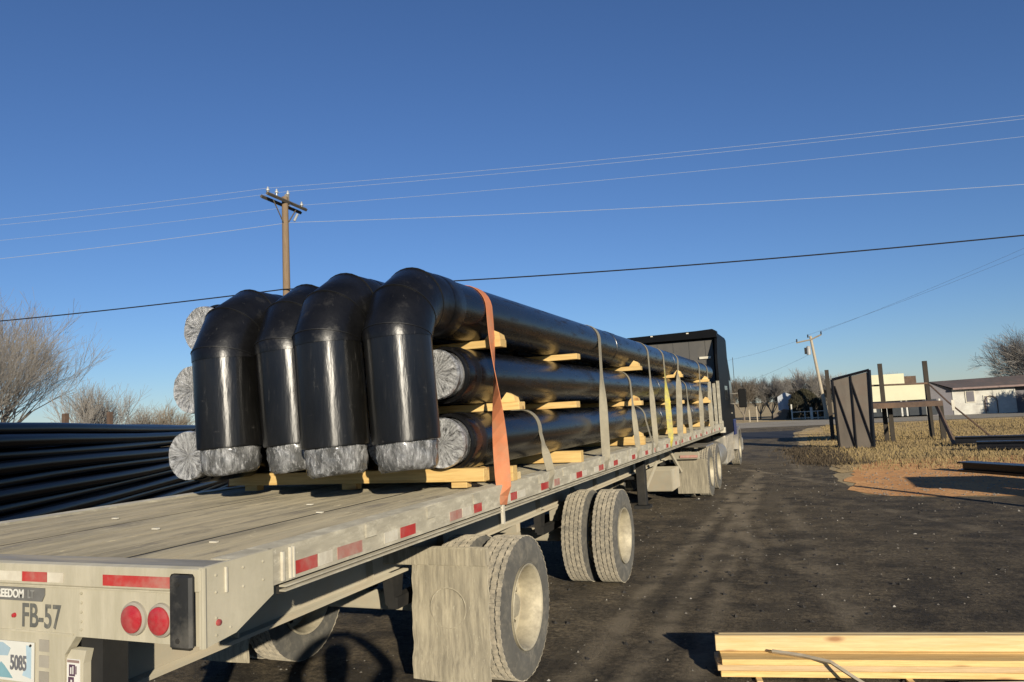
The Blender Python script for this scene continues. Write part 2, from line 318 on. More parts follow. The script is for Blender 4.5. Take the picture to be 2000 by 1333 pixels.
def band(x0, y0, sl, qd, wd, ya, yb, st):
    yy = mth(t, N, 'SUBTRACT', sep.outputs[1], y0); cx = mth(t, N, 'ADD', mth(t, N, 'MULTIPLY', yy, sl), mth(t, N, 'MULTIPLY', mth(t, N, 'MULTIPLY', yy, yy), qd))
    dx = mth(t, N, 'ABSOLUTE', mth(t, N, 'SUBTRACT', mth(t, N, 'SUBTRACT', sep.outputs[0], x0), mth(t, N, 'ADD', cx, mth(t, N, 'MULTIPLY', mth(t, N, 'SUBTRACT', warp, .5), .25))), 0)
    m_ = mth(t, N, 'MULTIPLY', rng(t, N, dx, wd, wd * .2), rng(t, N, mid, .36, .56)); m_ = mth(t, N, 'MULTIPLY', m_, mth(t, N, 'MULTIPLY', rng(t, N, sep.outputs[1], ya, ya + 1.5), rng(t, N, sep.outputs[1], yb, yb - 1.5)))
    return mth(t, N, 'MULTIPLY', m_, st)
for a_ in ((.5, 18, -.52, 0, .22, 17.5, 24, .8), (-.3, 21, -.12, .004, .2, 20, 33, .7), (-.7, 9.2, -.14, .0, .16, 8.6, 18, .75), (-1.75, 5, .0, .001, .16, 3, 22, .8), (-1.35, 5, .01, -.001, .16, 3, 22, .75), (-.95, 6, -.035, .001, .14, 3, 20, .6), (.3, 6, -.10, .0, .2, 4, 16, .5), (-.2, 9, -.2, .004, .12, 6, 17, .35), (2.6, 11, -.5, .0, .2, 7, 15.5, .4), (3.4, 9, .5, .03, .25, 6, 15, .4)):
    c = mixc(t, N, band(*a_), c, (.175, .153, .118))
vo = N.new('ShaderNodeTexVoronoi'); vo.inputs['Scale'].default_value = 26; lk(t, tc, vo.inputs['Vector'])
chip = mth(t, N, 'MULTIPLY', rng(t, N, vo.outputs['Distance'], .22, .12), rng(t, N, noise(t, N, tc, 7, 3, .5), .55, .66))
c = mixc(t, N, mth(t, N, 'MULTIPLY', chip, .5), c, (.16, .145, .115))
wm = N.new('ShaderNodeMix'); wm.data_type = 'RGBA'; wm.blend_type = 'MULTIPLY'; wm.inputs[0].default_value = 1; lk(t, c, wm.inputs[6]); wm.inputs[7].default_value = (1.08, 1.02, .92, 1); c = wm.outputs[2]
lk(t, c, b.inputs['Base Color']); b.inputs['Roughness'].default_value = .92; b.inputs['Diffuse Roughness'].default_value = 1; b.inputs['Specular IOR Level'].default_value = .25
hh = mth(t, N, 'ADD', mth(t, N, 'MULTIPLY', mid, .9), mth(t, N, 'ADD', mth(t, N, 'MULTIPLY', fine, .35), mth(t, N, 'MULTIPLY', grit, .12)))
bp = N.new('ShaderNodeBump'); bp.inputs['Strength'].default_value = .9; bp.inputs['Distance'].default_value = .09; lk(t, hh, bp.inputs['Height']); lk(t, bp.outputs[0], b.inputs['Normal'])
def ground_mat(name, c1, c2, c3, s1=.5, s2=6, bd=.05):
    m, t, N, b = newmat(name); tc = N.new('ShaderNodeTexCoord').outputs['Object']
    a = noise(t, N, tc, s1, 8, .65); f = noise(t, N, tc, s2, 10, .75)
    c = mixc(t, N, rng(t, N, a, .38, .62), c1, c2); c = mixc(t, N, rng(t, N, f, .45, .65, 0, .8), c, c3)
    lk(t, c, b.inputs['Base Color']); b.inputs['Roughness'].default_value = .95; b.inputs['Diffuse Roughness'].default_value = 1; b.inputs['Specular IOR Level'].default_value = .2
    bp = N.new('ShaderNodeBump'); bp.inputs['Strength'].default_value = .6; bp.inputs['Distance'].default_value = bd; lk(t, f, bp.inputs['Height']); lk(t, bp.outputs[0], b.inputs['Normal']); return m
m_field = ground_mat('dry_winter_field', (.20, .155, .09), (.26, .21, .125), (.12, .09, .055))
m_gsoil = ground_mat('dry_grass_soil', (.26, .185, .095), (.36, .265, .135), (.12, .088, .05), .6, 5, .08)
m_dirt = ground_mat('orange_gravel_dirt', (.42, .21, .085), (.52, .29, .125), (.22, .125, .06), .9, 9, .06)
m_road = ground_mat('pale_road_asphalt', (.14, .128, .11), (.18, .165, .14), (.11, .10, .088), .3, 8, .02)
m_blade = M('dry_grass_blades', (.42, .31, .135), .9, 0, .4, .6, bump=0, dust=(.17, .12, .065), damt=.45, dscale=.6, diff=1)
m_twig = M('bare_grey_twigs', (.25, .228, .20), .9, 0, .2, .5, bump=0)
m_twig2 = M('bare_brown_twigs', (.24, .20, .15), .9, 0, .2, .5, bump=0)
m_trunk = M('tree_bark', (.20, .155, .115), .9, 0, .3, 3, bump=.2)
m_cedar = M('cedar_foliage', (.045, .04, .02), .9, 0, .5, .7, bump=0)
m_whitechip = M('white_stone_chip', (.42, .39, .33), .8, bump=0)
m_peb = M('pale_stone_chips', (.20, .18, .145), .85, 0, .6, 30, bump=0)
# crinkled stretch wrap over pipe ends
def wrapmat(name, radial):
    m, t, N, b = newmat(name); tc = N.new('ShaderNodeTexCoord').outputs['Object']
    oi = N.new('ShaderNodeObjectInfo').outputs['Random']
    sep = N.new('ShaderNodeSeparateXYZ'); lk(t, tc, sep.inputs[0])
    if radial:
        ang = mth(t, N, 'ARCTAN2', sep.outputs[2], sep.outputs[0])
        cb = N.new('ShaderNodeCombineXYZ'); wob = noise(t, N, tc, 5, 4, .6); lk(t, mth(t, N, 'ADD', mth(t, N, 'MULTIPLY', ang, 4.0), mth(t, N, 'MULTIPLY', wob, 3.0)), cb.inputs[0])
        rr = mth(t, N, 'POWER', mth(t, N, 'ADD', mth(t, N, 'MULTIPLY', sep.outputs[0], sep.outputs[0]), mth(t, N, 'MULTIPLY', sep.outputs[2], sep.outputs[2])), .5)
        lk(t, mth(t, N, 'MULTIPLY', rr, 9.0), cb.inputs[1]); lk(t, mth(t, N, 'MULTIPLY', oi, 40.0), cb.inputs[2]); vec = cb.outputs[0]; sc = 1.6
    else:
        cb = N.new('ShaderNodeVectorMath'); cb.operation = 'ADD'; c3 = N.new('ShaderNodeCombineXYZ'); lk(t, mth(t, N, 'MULTIPLY', oi, 40.0), c3.inputs[0]); lk(t, tc, cb.inputs[0]); lk(t, c3.outputs[0], cb.inputs[1]); mpw = N.new('ShaderNodeMapping'); mpw.inputs['Scale'].default_value = (1.5, 1.5, .45); mpw.inputs['Rotation'].default_value = (.25, .2, 0); lk(t, cb.outputs[0], mpw.inputs[0]); vec = mpw.outputs[0]; sc = 8
    n1 = noise(t, N, vec, sc, 8, .7); n2 = noise(t, N, vec, sc * 4, 6, .7)
    n1 = n1
    c = mixc(t, N, rng(t, N, n1, .36 if radial else .44, .60 if radial else .70), (.10, .10, .096) if radial else (.11, .11, .105), (.74, .74, .73) if radial else (.66, .66, .65))
    c = mixc(t, N, rng(t, N, n2, .56, .66, 0, .8), c, (.75, .75, .75))
    lk(t, c, b.inputs['Base Color']); b.inputs['Roughness'].default_value = .2; b.inputs['Specular IOR Level'].default_value = .9; b.inputs['Coat Weight'].default_value = .6; b.inputs['Coat Roughness'].default_value = .15
    bp = N.new('ShaderNodeBump'); bp.inputs['Strength'].default_value = 1.0; bp.inputs['Distance'].default_value = .03; lk(t, mth(t, N, 'ADD', n1, mth(t, N, 'MULTIPLY', n2, .4)), bp.inputs['Height']); lk(t, bp.outputs[0], b.inputs['Normal'])
    if not radial:
        bp.inputs['Strength'].default_value = .8; b.inputs['Transmission Weight'].default_value = .25; b.inputs['IOR'].default_value = 1.4; tg = N.new('ShaderNodeTangent'); tg.direction_type = 'RADIAL'; tg.axis = 'Z'; lk(t, tg.outputs[0], b.inputs['Tangent']); b.inputs['Anisotropic'].default_value = .6; b.inputs['Anisotropic Rotation'].default_value = .25
    return m
m_wrapd = wrapmat('crinkled_wrap_on_pipe_mouth', True); m_wrap = wrapmat('crinkled_stretch_wrap', False)

# ------------------------------------------------------------------ text
def text(name, s, size, loc, mat, parent, sx=1., bold=0., rot=(pi / 2, 0, 0), ext=.0008, right=False):
    cu_ = bpy.data.curves.new(name, 'FONT'); cu_.body = s; cu_.size = size; cu_.offset = bold; cu_.extrude = ext
    if right: cu_.align_x = 'RIGHT'
    to = bpy.data.objects.new(name + '_tmp', cu_); COL.objects.link(to); bpy.context.view_layer.update()
    me = bpy.data.meshes.new_from_object(to.evaluated_get(bpy.context.evaluated_depsgraph_get()))
    R = Matrix.Translation(Vector(loc) - (WL[parent.name])) @ Matrix.Rotation(rot[2], 4, 'Z') @ Matrix.Rotation(rot[0], 4, 'X') @ Matrix.Scale(sx, 4, (1, 0, 0))
    me.transform(R); me.materials.clear(); me.materials.append(mat); bpy.data.objects.remove(to)
    o = bpy.data.objects.new(name, me); COL.objects.link(o); o.parent = parent; WL[o.name] = WL[parent.name]; return o

# ================================================================== SETTING
def sheet(name, poly, z, mat, jit=.0, step=.8):
    """flat sheet with a wandering edge, triangulated by bmesh"""
    import bmesh
    pts = []
    n = len(poly)
    for i in range(n):
        a = Vector(poly[i]); c = Vector(poly[(i + 1) % n]); L = (c - a).length; k = max(1, min(140, int(L / step)))
        nrm = Vector((-(c - a).y, (c - a).x)).normalized()
        for j in range(k):
            q = a.lerp(c, j / k); jj = jit * (random.random() - .5) * 2 if jit else 0
            pts.append((q.x + nrm.x * jj, q.y + nrm.y * jj, z))
    bm = bmesh.new(); vs_ = [bm.verts.new(p) for p in pts]; es = [bm.edges.new((vs_[i], vs_[(i + 1) % len(vs_)])) for i in range(len(vs_))]
    bmesh.ops.triangle_fill(bm, use_beauty=True, edges=es)
    bmesh.ops.recalc_face_normals(bm, faces=bm.faces)
    if bm.faces and bm.faces[:][0].normal.z < 0: bmesh.ops.reverse_faces(bm, faces=bm.faces)
    me = bpy.data.meshes.new(name); bm.to_mesh(me); bm.free(); me.materials.append(mat)
    o = bpy.data.objects.new(name, me); COL.objects.link(o); o['kind'] = 'structure'; WL[o.name] = Vector((0, 0, 0)); return o
sheet('ground', [(-900, -300), (900, -300), (900, 1500), (-900, 1500)], 0, m_field, 0, 400)
sheet('asphalt_yard', [(-40, -25), (30, -25), (30, 15.2), (9, 15.4), (3.4, 15.9), (1.8, 15.8), (.84, 16.3), (.55, 18.4), (.45, 21), (.38, 24.2), (.1, 26.8), (-.5, 30.5), (-.8, 38), (-1.2, 47), (-.2, 54), (2.5, 59), (-14, 59), (-12, 48), (-26, 40), (-40, 30)], .004, m_lot, .12, .5)
sheet('orange_dirt', [(.8, 16.3), (1.8, 15.85), (3.4, 15.95), (9, 15.4), (14, 15.3), (14, 20.5), (9, 25), (5, 25.6), (2.2, 25.2), (1.1, 23.4), (.75, 21), (.62, 18.4)], .008, m_dirt, .18, .4)
sheet('grass_verge', [(.42, 24.3), (.5, 21), (.8, 21.2), (1.15, 23.5), (2.2, 25.4), (5, 25.8), (9, 25.2), (14, 23), (40, 20), (60, 40), (60, 56), (3.2, 58.2), (.4, 53), (-.9, 46), (-.6, 38), (-.35, 30.6), (.2, 26.8)], .012, m_gsoil, .15, .5)
sheet('drive_shadow_patch', [(-12, 40.5), (-1.0, 41), (-1.1, 47.5), (-.6, 50), (-12, 50)], .0085, M('painted_drive_shadow', (.018, .019, .024), .9, bump=.2), .1, .5)  # dark blue-grey sheet paints the shadow band lying across the drive
RD = Vector((1, .06)).normalized()
sheet('road', [(-160, 49), (-60, 54), (-6, 57.6), (18, 60), (160, 68), (160, 82), (18, 75), (-6, 73.5), (-60, 69.5), (-160, 64)], .02, m_road, 0, 200)

# scattered stone chips and grass blades (nobody could count them)
mb = MB(); random.seed(11)
def chip(x, y, s, z=.004):
    if y > 15.7 and x > .5 and z < .005: return
    a = random.random() * 6.28; pts = []
    for k in range(4):
        r = s * (.6 + random.random() * .7); pts.append((x + r * cos(a + k * 1.57), y + r * sin(a + k * 1.57), z))
    pts.append((x, y, z + s * (.5 + random.random() * .5)))
    mb.add(pts, [(0, 1, 4), (1, 2, 4), (2, 3, 4), (3, 0, 4)])
for i in range(3000):
    y = 2.5 + random.random() ** 1.5 * 22; x = -9 + random.random() * 19
    chip(x, y, random.choice((.004, .005, .006, .008, .011)) * (1 + y / 20))
for i in range(1500):
    chip(1.0 + random.random() * 11, 15.9 + random.random() * 5, .012 + random.random() * .02, .008)
tag(obj('stone_chips', mb, m_peb), kind='stuff')
mb = MB()
for i in range(90):
    y = 3 + random.random() ** 1.4 * 20; x = -3 + random.random() * 12
    chip(x, y, random.choice((.005, .007, .010, .015)) * (1 + y / 20))
tag(obj('white_stone_chips', mb, m_whitechip), kind='stuff')
mb = MB()
for i in range(2600):
    y = 2.5 + random.random() ** 1.4 * 20; x = -9 + random.random() * 19
    chip(x, y, random.choice((.008, .012, .018, .024)) * (1 + y / 25))
m_grit = M('dark_gravel', (.035, .031, .026), .9, 0, .4, 2, bump=0)
tag(obj('dark_gravel', mb, m_grit), kind='stuff')
mb = MB()
def blade(x, y, h, z=.01):
    a = random.random() * 6.28; wd = h * .07 + .003 + y * .0003; lx = (random.random() - .5) * h; ly = (random.random() - .5) * h
    mb.add([(x - wd * cos(a), y - wd * sin(a), z), (x + wd * cos(a), y + wd * sin(a), z), (x + lx, y + ly, z + h)], [(0, 1, 2)])
def in_verge(x, y):
    if y > 24.6 and y < 57 and x > (.3 if y < 26 else -.3 if y < 45 else .6): return True
    return False
cl = [(1 + random.random() * 22, 22 + random.random() * 32, .6 + random.random() * 1.6) for _ in range(60)]
for i in range(110000):
    if random.random() < .45:
        cx_, cy_, cr_ = random.choice(cl); x = random.gauss(cx_, cr_); y = random.gauss(cy_, cr_); h = .03 + random.random() ** 2 * .13
    else:
        x = -.6 + random.random() * 26; y = 21.4 + random.random() ** 1.3 * 34; h = .02 + random.random() * .06
    if in_verge(x, y) or (y > 20.8 and x > .5 and random.random() < (.30 if y < 23 else .6)): blade(x, y, h)
mbw = MB(); mb, mbk = mbw, mb
for i in range(6000):
    f = random.random(); x = .3 + f * .2 + random.gauss(0, .45) - .9 * (1 - f) * .7; y = 23.5 + (1 - f) * 8 + random.gauss(0, .4)
    blade(x, y, .03 + random.random() * .10)
tag(obj('dark_weeds', mb, M('dark_dead_weeds', (.075, .055, .032), .9, 0, .4, .8, bump=0)), 'dark dead weeds along the yard edge', None, None, 'stuff')
mb = mbk
tag(obj('dry_grass', mb, m_blade), 'dry winter grass on the verge', None, None, 'stuff')

# ================================================================== BACKGROUND BUILDINGS, FENCES, TREES
def white_house():
    r = thing('low_white_building', 'low white building with brown roof and tree shadows on its wall', 'building', (13, 70, 0))
    mb = MB().box(10.8, 15.2, 70, 70.3, 0, 2.15); obj('front_wall', mb, m_wallw, r)
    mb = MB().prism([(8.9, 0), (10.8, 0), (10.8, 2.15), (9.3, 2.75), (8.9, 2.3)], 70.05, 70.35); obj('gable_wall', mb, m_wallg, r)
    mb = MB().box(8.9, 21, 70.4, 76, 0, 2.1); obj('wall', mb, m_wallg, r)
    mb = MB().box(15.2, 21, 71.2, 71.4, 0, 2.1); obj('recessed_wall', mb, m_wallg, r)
    mb = MB().add([(9.3, 69.9, 2.78), (10.9, 69.5, 2.15), (21, 69.5, 2.15), (21, 76.6, 2.15), (8.9, 76.6, 2.15), (9.6, 73, 2.86), (21, 73, 3.05)], [(0, 1, 2, 6, 5), (5, 6, 3, 4), (0, 5, 4)])
    obj('roof', mb, m_roofb, r)
    obj('fascia', MB().box(10.8, 21, 69.42, 69.5, 2.06, 2.2), m_trim, r)
    for (a, b_, c_, d) in ((11.7, 12.4, .95, 1.95), (12.95, 13.3, .1, 1.5), (15.8, 16.8, .9, 1.7), (17.6, 18.4, .9, 1.7)):
        y = 69.98 if a < 15 else 71.18
        f = obj('window', MB().box(a, b_, y - .04, y - .001, c_, d), m_wht, r); obj('pane', MB().box(a + .08, b_ - .08, y - .06, y - .041, c_ + .08, d - .08), m_winb if a > 15 else m_wallg, f)
    a_ = [(13.45 + .42 * cos(k * pi / 8) + .0, 69.9, 1.0 + .42 * sin(k * pi / 8)) for k in range(9)]
    obj('arch_trim', MB().tube([(13.87, 69.9, 0.05)] + a_ + [(13.03, 69.9, .05)], .035, 6), m_rust, r)
    obj('white_band', MB().box(15.8, 19, 69.6, 69.7, 1.2, 1.36), m_wallw, r)
white_house()
def cream_building():
    r = thing('cream_building', 'cream two-tier building behind the steel loading platform', 'building', (7, 69, 0))
    obj('upper_wall', MB().box(4.2, 7.85, 74, 80, 2.85, 3.75), m_wally, r)
    obj('wall', MB().box(4.2, 9.5, 73.6, 80, 1.38, 2.8), m_wally, r)
    obj('parapet', MB().box(4.1, 9.6, 73.5, 80.1, 2.8, 2.85), m_wallg, r)
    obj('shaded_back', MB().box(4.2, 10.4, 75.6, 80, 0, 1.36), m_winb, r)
    for x in (4.3, 6.1, 7.35, 7.75, 9.3, 10.3): obj('porch_post', MB().box(x, x + .13, 73.7, 73.83, 0, 1.37), m_wallw, r)
    for x in (5.2, 5.9): obj('window', MB().box(x, x + .3, 75.5, 75.58, .4, .95), m_wallw, r)
    obj('roof_unit', MB().box(7.9, 8.9, 75, 76, 2.86, 3.5), m_rust, r)
    sc_ = .925
    for c_ in r.children:
        for v_ in c_.data.vertices: w_ = v_.co + WL[r.name]; v_.co = Vector((w_.x * sc_, w_.y * sc_, max(0, 1.92 + (w_.z - 1.92) * sc_))) - WL[r.name]
cream_building()
def shed():
    r = thing('small_pale_shed', 'small pale blue-grey shed among the bare trees by the road', 'shed', (-2.0, 81, 0))
    m = M('pale_grey_siding', (.42, .44, .46), .8, bump=.05)
    obj('wall', MB().prism([(-3.1, .9), (-1.4, .9), (-1.4, 2.3), (-2.4, 2.75), (-3.1, 2.3)], 81, 84), m, r)
    obj('lean_to', MB().prism([(-3.6, 0), (-1.7, 0), (-1.9, .95), (-2.6, 1.05), (-3.6, .55)], 80, 81), m_sheet, r)
shed()
def farm_fence():
    r = thing('white_pipe_fence', 'low white fence of posts and rails beyond the road', 'fence', (0, 77, 0))
    x0, x1 = -1.7, 1.5
    for i, x in enumerate((-1.75, -.6, .0, .55, 1.15)):
        wd = (.06, .04, .12, .04, .06)[i]; h = (1.5, .8, 1.15, .8, 1.7)[i]
        obj('post', MB().box(x - wd, x + wd, 77, 77.1, 0, h), m_wallw, r)
    for z in (.12, .72): obj('rail', MB().box(-1.7, 1.5, 77.02, 77.07, z, z + .06), m_wallw, r)
farm_fence()
for i, (x, h, l) in enumerate(((-5.6, 1.2, 'slim grey fence post nearest the truck mirror'), (-4.9, 1.5, 'taller slim fence post right of the truck mirror'))):
    tag(obj('fence_post', MB().box(x - .05, x + .05, 76, 76.1, 0, h), m_pineg, None, (x, 76, 0)), l, 'post')

def grow(seed, h, spread, levels=5, lean=(0, 0), twig=.010, upw=.35, n0=5, r0=None, bushy=False, dens=(1, .75, 0)):
    """bare tree: trunk, limbs and long upswept switches"""
    rnd = random.Random(seed); segs = []
    def br(p, d, L, r, lv):
        k = 4 if lv else 3; q = p; r1 = r * .45 if lv else r * .8
        for j in range(k):
            d = (d + Vector((rnd.gauss(0, .07), rnd.gauss(0, .07), .05 * upw + rnd.gauss(0, .03)))).normalized()
            q2 = q + d * (L / k); ra = r + (r1 - r) * j / k; rb = r + (r1 - r) * (j + 1) / k
            segs.append((q, q2, ra, rb, lv)); q = q2
            if lv and lv < levels and j >= 1 - (lv > 1):
                for _ in range(dens[0] if rnd.random() < dens[1] else dens[0] + 1): side(q, d, L, rb, lv)
        if lv < levels:
            for c_ in range(n0 if lv == 0 else (1 if rnd.random() < dens[2] else 2)): side(q, d, L, r1, lv)
    def side(q, d, L, r, lv):
        ph = rnd.random() * 6.28; u = d.orthogonal().normalized(); v = d.cross(u); sp = spread * (.55 + rnd.random() * .75)
        nd = (d + (u * cos(ph) + v * sin(ph)) * sp + Vector((lean[0], lean[1], upw * .6))).normalized()
        f = (3.2 if bushy else 1.6) if lv == 0 else .55 + rnd.random() * .25
        br(q, nd, L * f, r * (.62 if lv == 0 else .7), lv + 1)
    br(Vector((0, 0, 0)), Vector((lean[0] * .3, lean[1] * .3, 1)).normalized(), h * (.09 if bushy else .2), r0 or h * .02, 0)
    sc_ = h / max(q2.z for _, q2, _, _, _ in segs); tr = MB(); cw = MB()
    for (a, b_, ra, rb, lv) in segs:
        a = a * sc_; b_ = b_ * sc_; mb_ = tr if lv == 0 else cw; n = 6 if lv < 2 else 3; m_ = twig * (.55 if lv >= levels else 1); ra = max(m_ * .6, ra); rb = max(m_ * .45, rb)
        d = (b_ - a).normalized(); u = d.orthogonal().normalized(); v = d.cross(u)
        mb_.add([a + (u * cos(2 * pi * k / n) + v * sin(2 * pi * k / n)) * ra for k in range(n)] + [b_ + (u * cos(2 * pi * k / n) + v * sin(2 * pi * k / n)) * rb for k in range(n)], [(k, (k + 1) % n, (k + 1) % n + n, k + n) for k in range(n)])
    return tr, cw
def tree(loc, label, seed, h, spread, mat, group=None, **k):
    r = thing('bare_tree', label, 'tree', loc, 0, group); tr, cw = grow(seed, h, spread, **k)
    obj('trunk', tr, m_trunk, r, local=True); obj('crown', cw, mat, r, local=True); return r
tree((-33.2, 20.5, 0), 'tall bare tree at the far left above the pipe stack', 3, 8.4, .62, m_twig, levels=5, lean=(.12, .03), upw=.42, n0=9, twig=.0115, dens=(0, .13, .35), bushy=True)
tree((-36.8, 23.5, 0), 'bare tree behind the tall one at the left edge', 8, 9.8, .6, m_twig2, levels=5, lean=(.02, .0), upw=.5, n0=9, twig=.015, dens=(0, .2, .45), bushy=True)
tree((-26.4, 21.6, 0), 'small bare tree standing low between the big tree and the load', 15, 4.35, .6, m_twig, levels=4, upw=.35, n0=10, twig=.014, bushy=True)
tree((-28.3, 26.6, 0), 'low scrubby bare tree behind the pipe stack end', 16, 3.7, .7, m_twig2, levels=4, upw=.35, n0=10, twig=.015, bushy=True)
base = tree((-6.6, 82, 0), 'bare roadside tree just right of the truck mirror', 21, 4.7, .62, m_twig2, 'bare trees beyond the road', levels=4, upw=.35, n0=9, twig=.030, bushy=True)
base2 = tree((-3.9, 84, 0), 'bare roadside tree left of the pale shed', 22, 4.9, .66, m_twig, 'bare trees beyond the road', levels=4, upw=.35, n0=9, twig=.030, bushy=True)
for i, (x, y, s, l) in enumerate(((-5.2, 86, .95, 'second bare tree from the truck in the row beyond the road'), (-2.3, 88, 1.0, 'bare tree rising directly behind the pale shed'), (-.6, 86, 1.12, 'tallest bare tree above the dark cedar'), (1.2, 88, 1.0, 'bare tree behind the leaning utility pole'),
                                   (3.0, 87, .95, 'bare tree behind the brown sheet panel'), (-8.4, 84, 1.05, 'bare tree half hidden by the truck cab'), (8.4, 92, .92, 'bare tree behind the cream building on its right'), (4.6, 90, .7, 'low bare tree just left of the cream building'))):
    o = dup(base if i % 2 else base2, (x, y, 0), i * 1.3, l); o.scale = (s, s, s)
tree((18.6, 79, 0), 'large bare tree at the right edge above the brown roof', 31, 8.0, .7, m_twig, levels=5, upw=.25, lean=(-.10, 0), n0=11, twig=.024, dens=(0, .1, .3), bushy=True)
tree((16.4, 67.0, 0), 'low leafless bush against the white building', 33, 2.1, .9, m_twig2, levels=4, upw=.1, n0=10, twig=.022, bushy=True)
tree((18.3, 65.5, 0), 'dark leafless thicket at the right edge before the white building', 36, 3.4, .9, m_cedar, levels=4, upw=.1, n0=16, twig=.06, bushy=True)
def cedar():
    r = thing('cedar_tree', 'dark rounded cedar in front of the leaning utility pole', 'tree', (-.55, 79.4, 0)); rnd = random.Random(5); mb = MB()
    for i in range(5200):
        a = rnd.random() * 6.28; z = rnd.random(); R = 1.75 * (1 - z ** 2.2) ** .6 * (.75 + .25 * rnd.random()) * (1 + .18 * sin(a * 3 + z * 5)); zz = .1 + z * 2.75
        x = R * cos(a); y = R * sin(a) * .9; s = .05 + rnd.random() * .09; b_ = rnd.random() * 6.28
        mb.add([(x + s * cos(b_), y + s * sin(b_), zz - s), (x - s * sin(b_), y + s * cos(b_) * .5, zz + s * .3), (x - s * cos(b_) * .4, y - s * sin(b_), zz + s * 1.6)], [(0, 1, 2)])
    obj('crown', mb, m_cedar, r, local=True); obj('trunk', MB().tube([(0, 0, 0), (0, 0, 2)], .12, 8), m_trunk, r, local=True)
cedar()

# ------------------------------------------------------------------ utility poles and wires
def pole():
    r = thing('utility_pole', 'tall wooden utility pole with double crossarm rising behind the load', 'utility pole', (-19.05, 24, 0))
    obj('pole', MB().tube([(-19.05, 24, 0), (-19.0, 24, 11.15)], .15, 12, rs=[.19, .125]), m_bark, r, smooth=40)
    for dx in (-.14, .14):
        a = Vector((-19.1 + dx, 22.88, 10.98 + dx * .3)); c = Vector((-18.95 + dx, 25.12, 10.82 + dx * .3)); obj('crossarm', MB().tube([a, c], .075, 4), m_arm, r)
    obj('brace', MB().tube([(-19.0, 23.3, 10.85), (-19.0, 24, 9.9), (-19, 24.7, 10.8)], .025, 6), m_arm, r)
    for (x, y, z) in ((-19.0, 22.98, 11.0), (-19.0, 23.5, 11.05), (-18.97, 24.15, 11.15), (-18.95, 25.0, 10.9)):
        obj('insulator', MB().lathe([(0, .02), (.02, .03), (.12, .03), (.14, .075), (.2, .07), (.22, .04), (.3, .03)], (x, y, z), 'Z', 10), m_ins, r)
    obj('steel_bracket', MB().box(-19.1, -18.9, 24.1, 24.16, 10.8, 11.3), m_chrome, r)
    obj('fuse_box', MB().tube([(-18.8, 24.3, 10.2), (-18.7, 24.4, 10.5)], .05, 8), m_ins, r)
pole()
LD = Vector((.975, .225, 0))
def wire(p0, zr, zl, R, L, rad, mat, label, nm='power_line', sr=.15, sl=.12, d=None):
    D = d or LD; p0 = Vector(p0); pts = []
    for k in range(18, 0, -1):
        s = L * k / 18; q = p0 - D * s; q.z = p0.z + (zl - p0.z) * k / 18 - sl * 4 * (k / 18) * (1 - k / 18); pts.append(q)
    for k in range(0, 29):
        s = R * k / 28; q = p0 + D * s; q.z = p0.z + (zr - p0.z) * k / 28 - sr * 4 * (k / 28) * (1 - k / 28); pts.append(q)
    o = obj(nm, MB().tube(pts, rad, 5), mat, None, tuple(p0), smooth=60); tag(o, label, 'power line', 'overhead lines on the tall pole')
wire((-19.0, 22.98, 11.25), 11.35, 11.2, 40, 20,  .0065, m_wire, 'highest pale power line, nearest of the pair at the top', sr=.3)
wire((-18.97, 24.15, 11.42), 11.65, 11.3, 40, 20,  .0065, m_wire, 'pale power line just under the highest one', sr=.3)
wire((-18.95, 25.0, 11.05), 11.27, 10.85, 40, 20,  .0065, m_wire, 'third pale power line from the top', sr=.3)
wire((-18.85, 24.1, 10.1), 8.8, 9.7, 40, 20,   .010, m_wire, 'lowest pale power line, above the black cable', sr=.3)
wire((-19.05, 23.83, 7.35), 7.6, 6.95, 40, 20, .026, m_cable, 'thick black cable crossing just above the pipes', sr=.45)
def pole2():
    r = thing('leaning_utility_pole', 'leaning pale utility pole with transformer beyond the road', 'utility pole', (1.35, 76.3, 0))
    obj('pole', MB().tube([(1.35, 76.3, 0), (.52, 76.3, 7.9)], .15, 8, rs=[.17, .12]), m_pineg, r)
    obj('crossarm', MB().tube([(-.78, 76.15, 7.35), (.55, 76.15, 7.55), (1.5, 76.15, 7.95)], .07, 4), m_pineg, r)
    for x, z in ((-.72, 7.4), (.3, 7.75), (1.48, 7.95)): obj('insulator', MB().tube([(x, 76.15, z), (x, 76.15, z + .3)], .07, 6), m_dark, r)
    obj('transformer', MB().lathe([(0, .0), (0, .2), (.75, .2), (.85, .1), (.85, 0)], (.25, 76.0, 6.1), 'Z', 12), m_ins, r, smooth=40)
    obj('switch_box', MB().box(-.12, .08, 75.9, 76.1, 6.2, 6.8), m_dark, r)
pole2()
def wire2(a, b_, sag, lab):
    a = Vector(a); b_ = Vector(b_); pts = []
    for k in range(17): q = a.lerp(b_, k / 16); q.z -= sag * 4 * (k / 16) * (1 - k / 16); pts.append(q)
    tag(obj('power_line', MB().tube(pts, .008, 4), m_wire2, None, tuple(a)), lab, 'power line', 'lines on the leaning pole')
wire2((1.48, 76.1, 8.2), (22, 57, 14.2), .3, 'faint upper line rising right from the leaning pole')
wire2((.3, 76.1, 8.0), (22, 57, 13.5), .3, 'faint lower line rising right from the leaning pole')
wire2((-.72, 76.1, 7.5), (-12, 84, 6.2), .3, 'faint line running left from the leaning pole crossarm')
wire2((.2, 76.1, 6.1), (-9, 86, 3.4), .2, 'service line dropping left from the transformer')

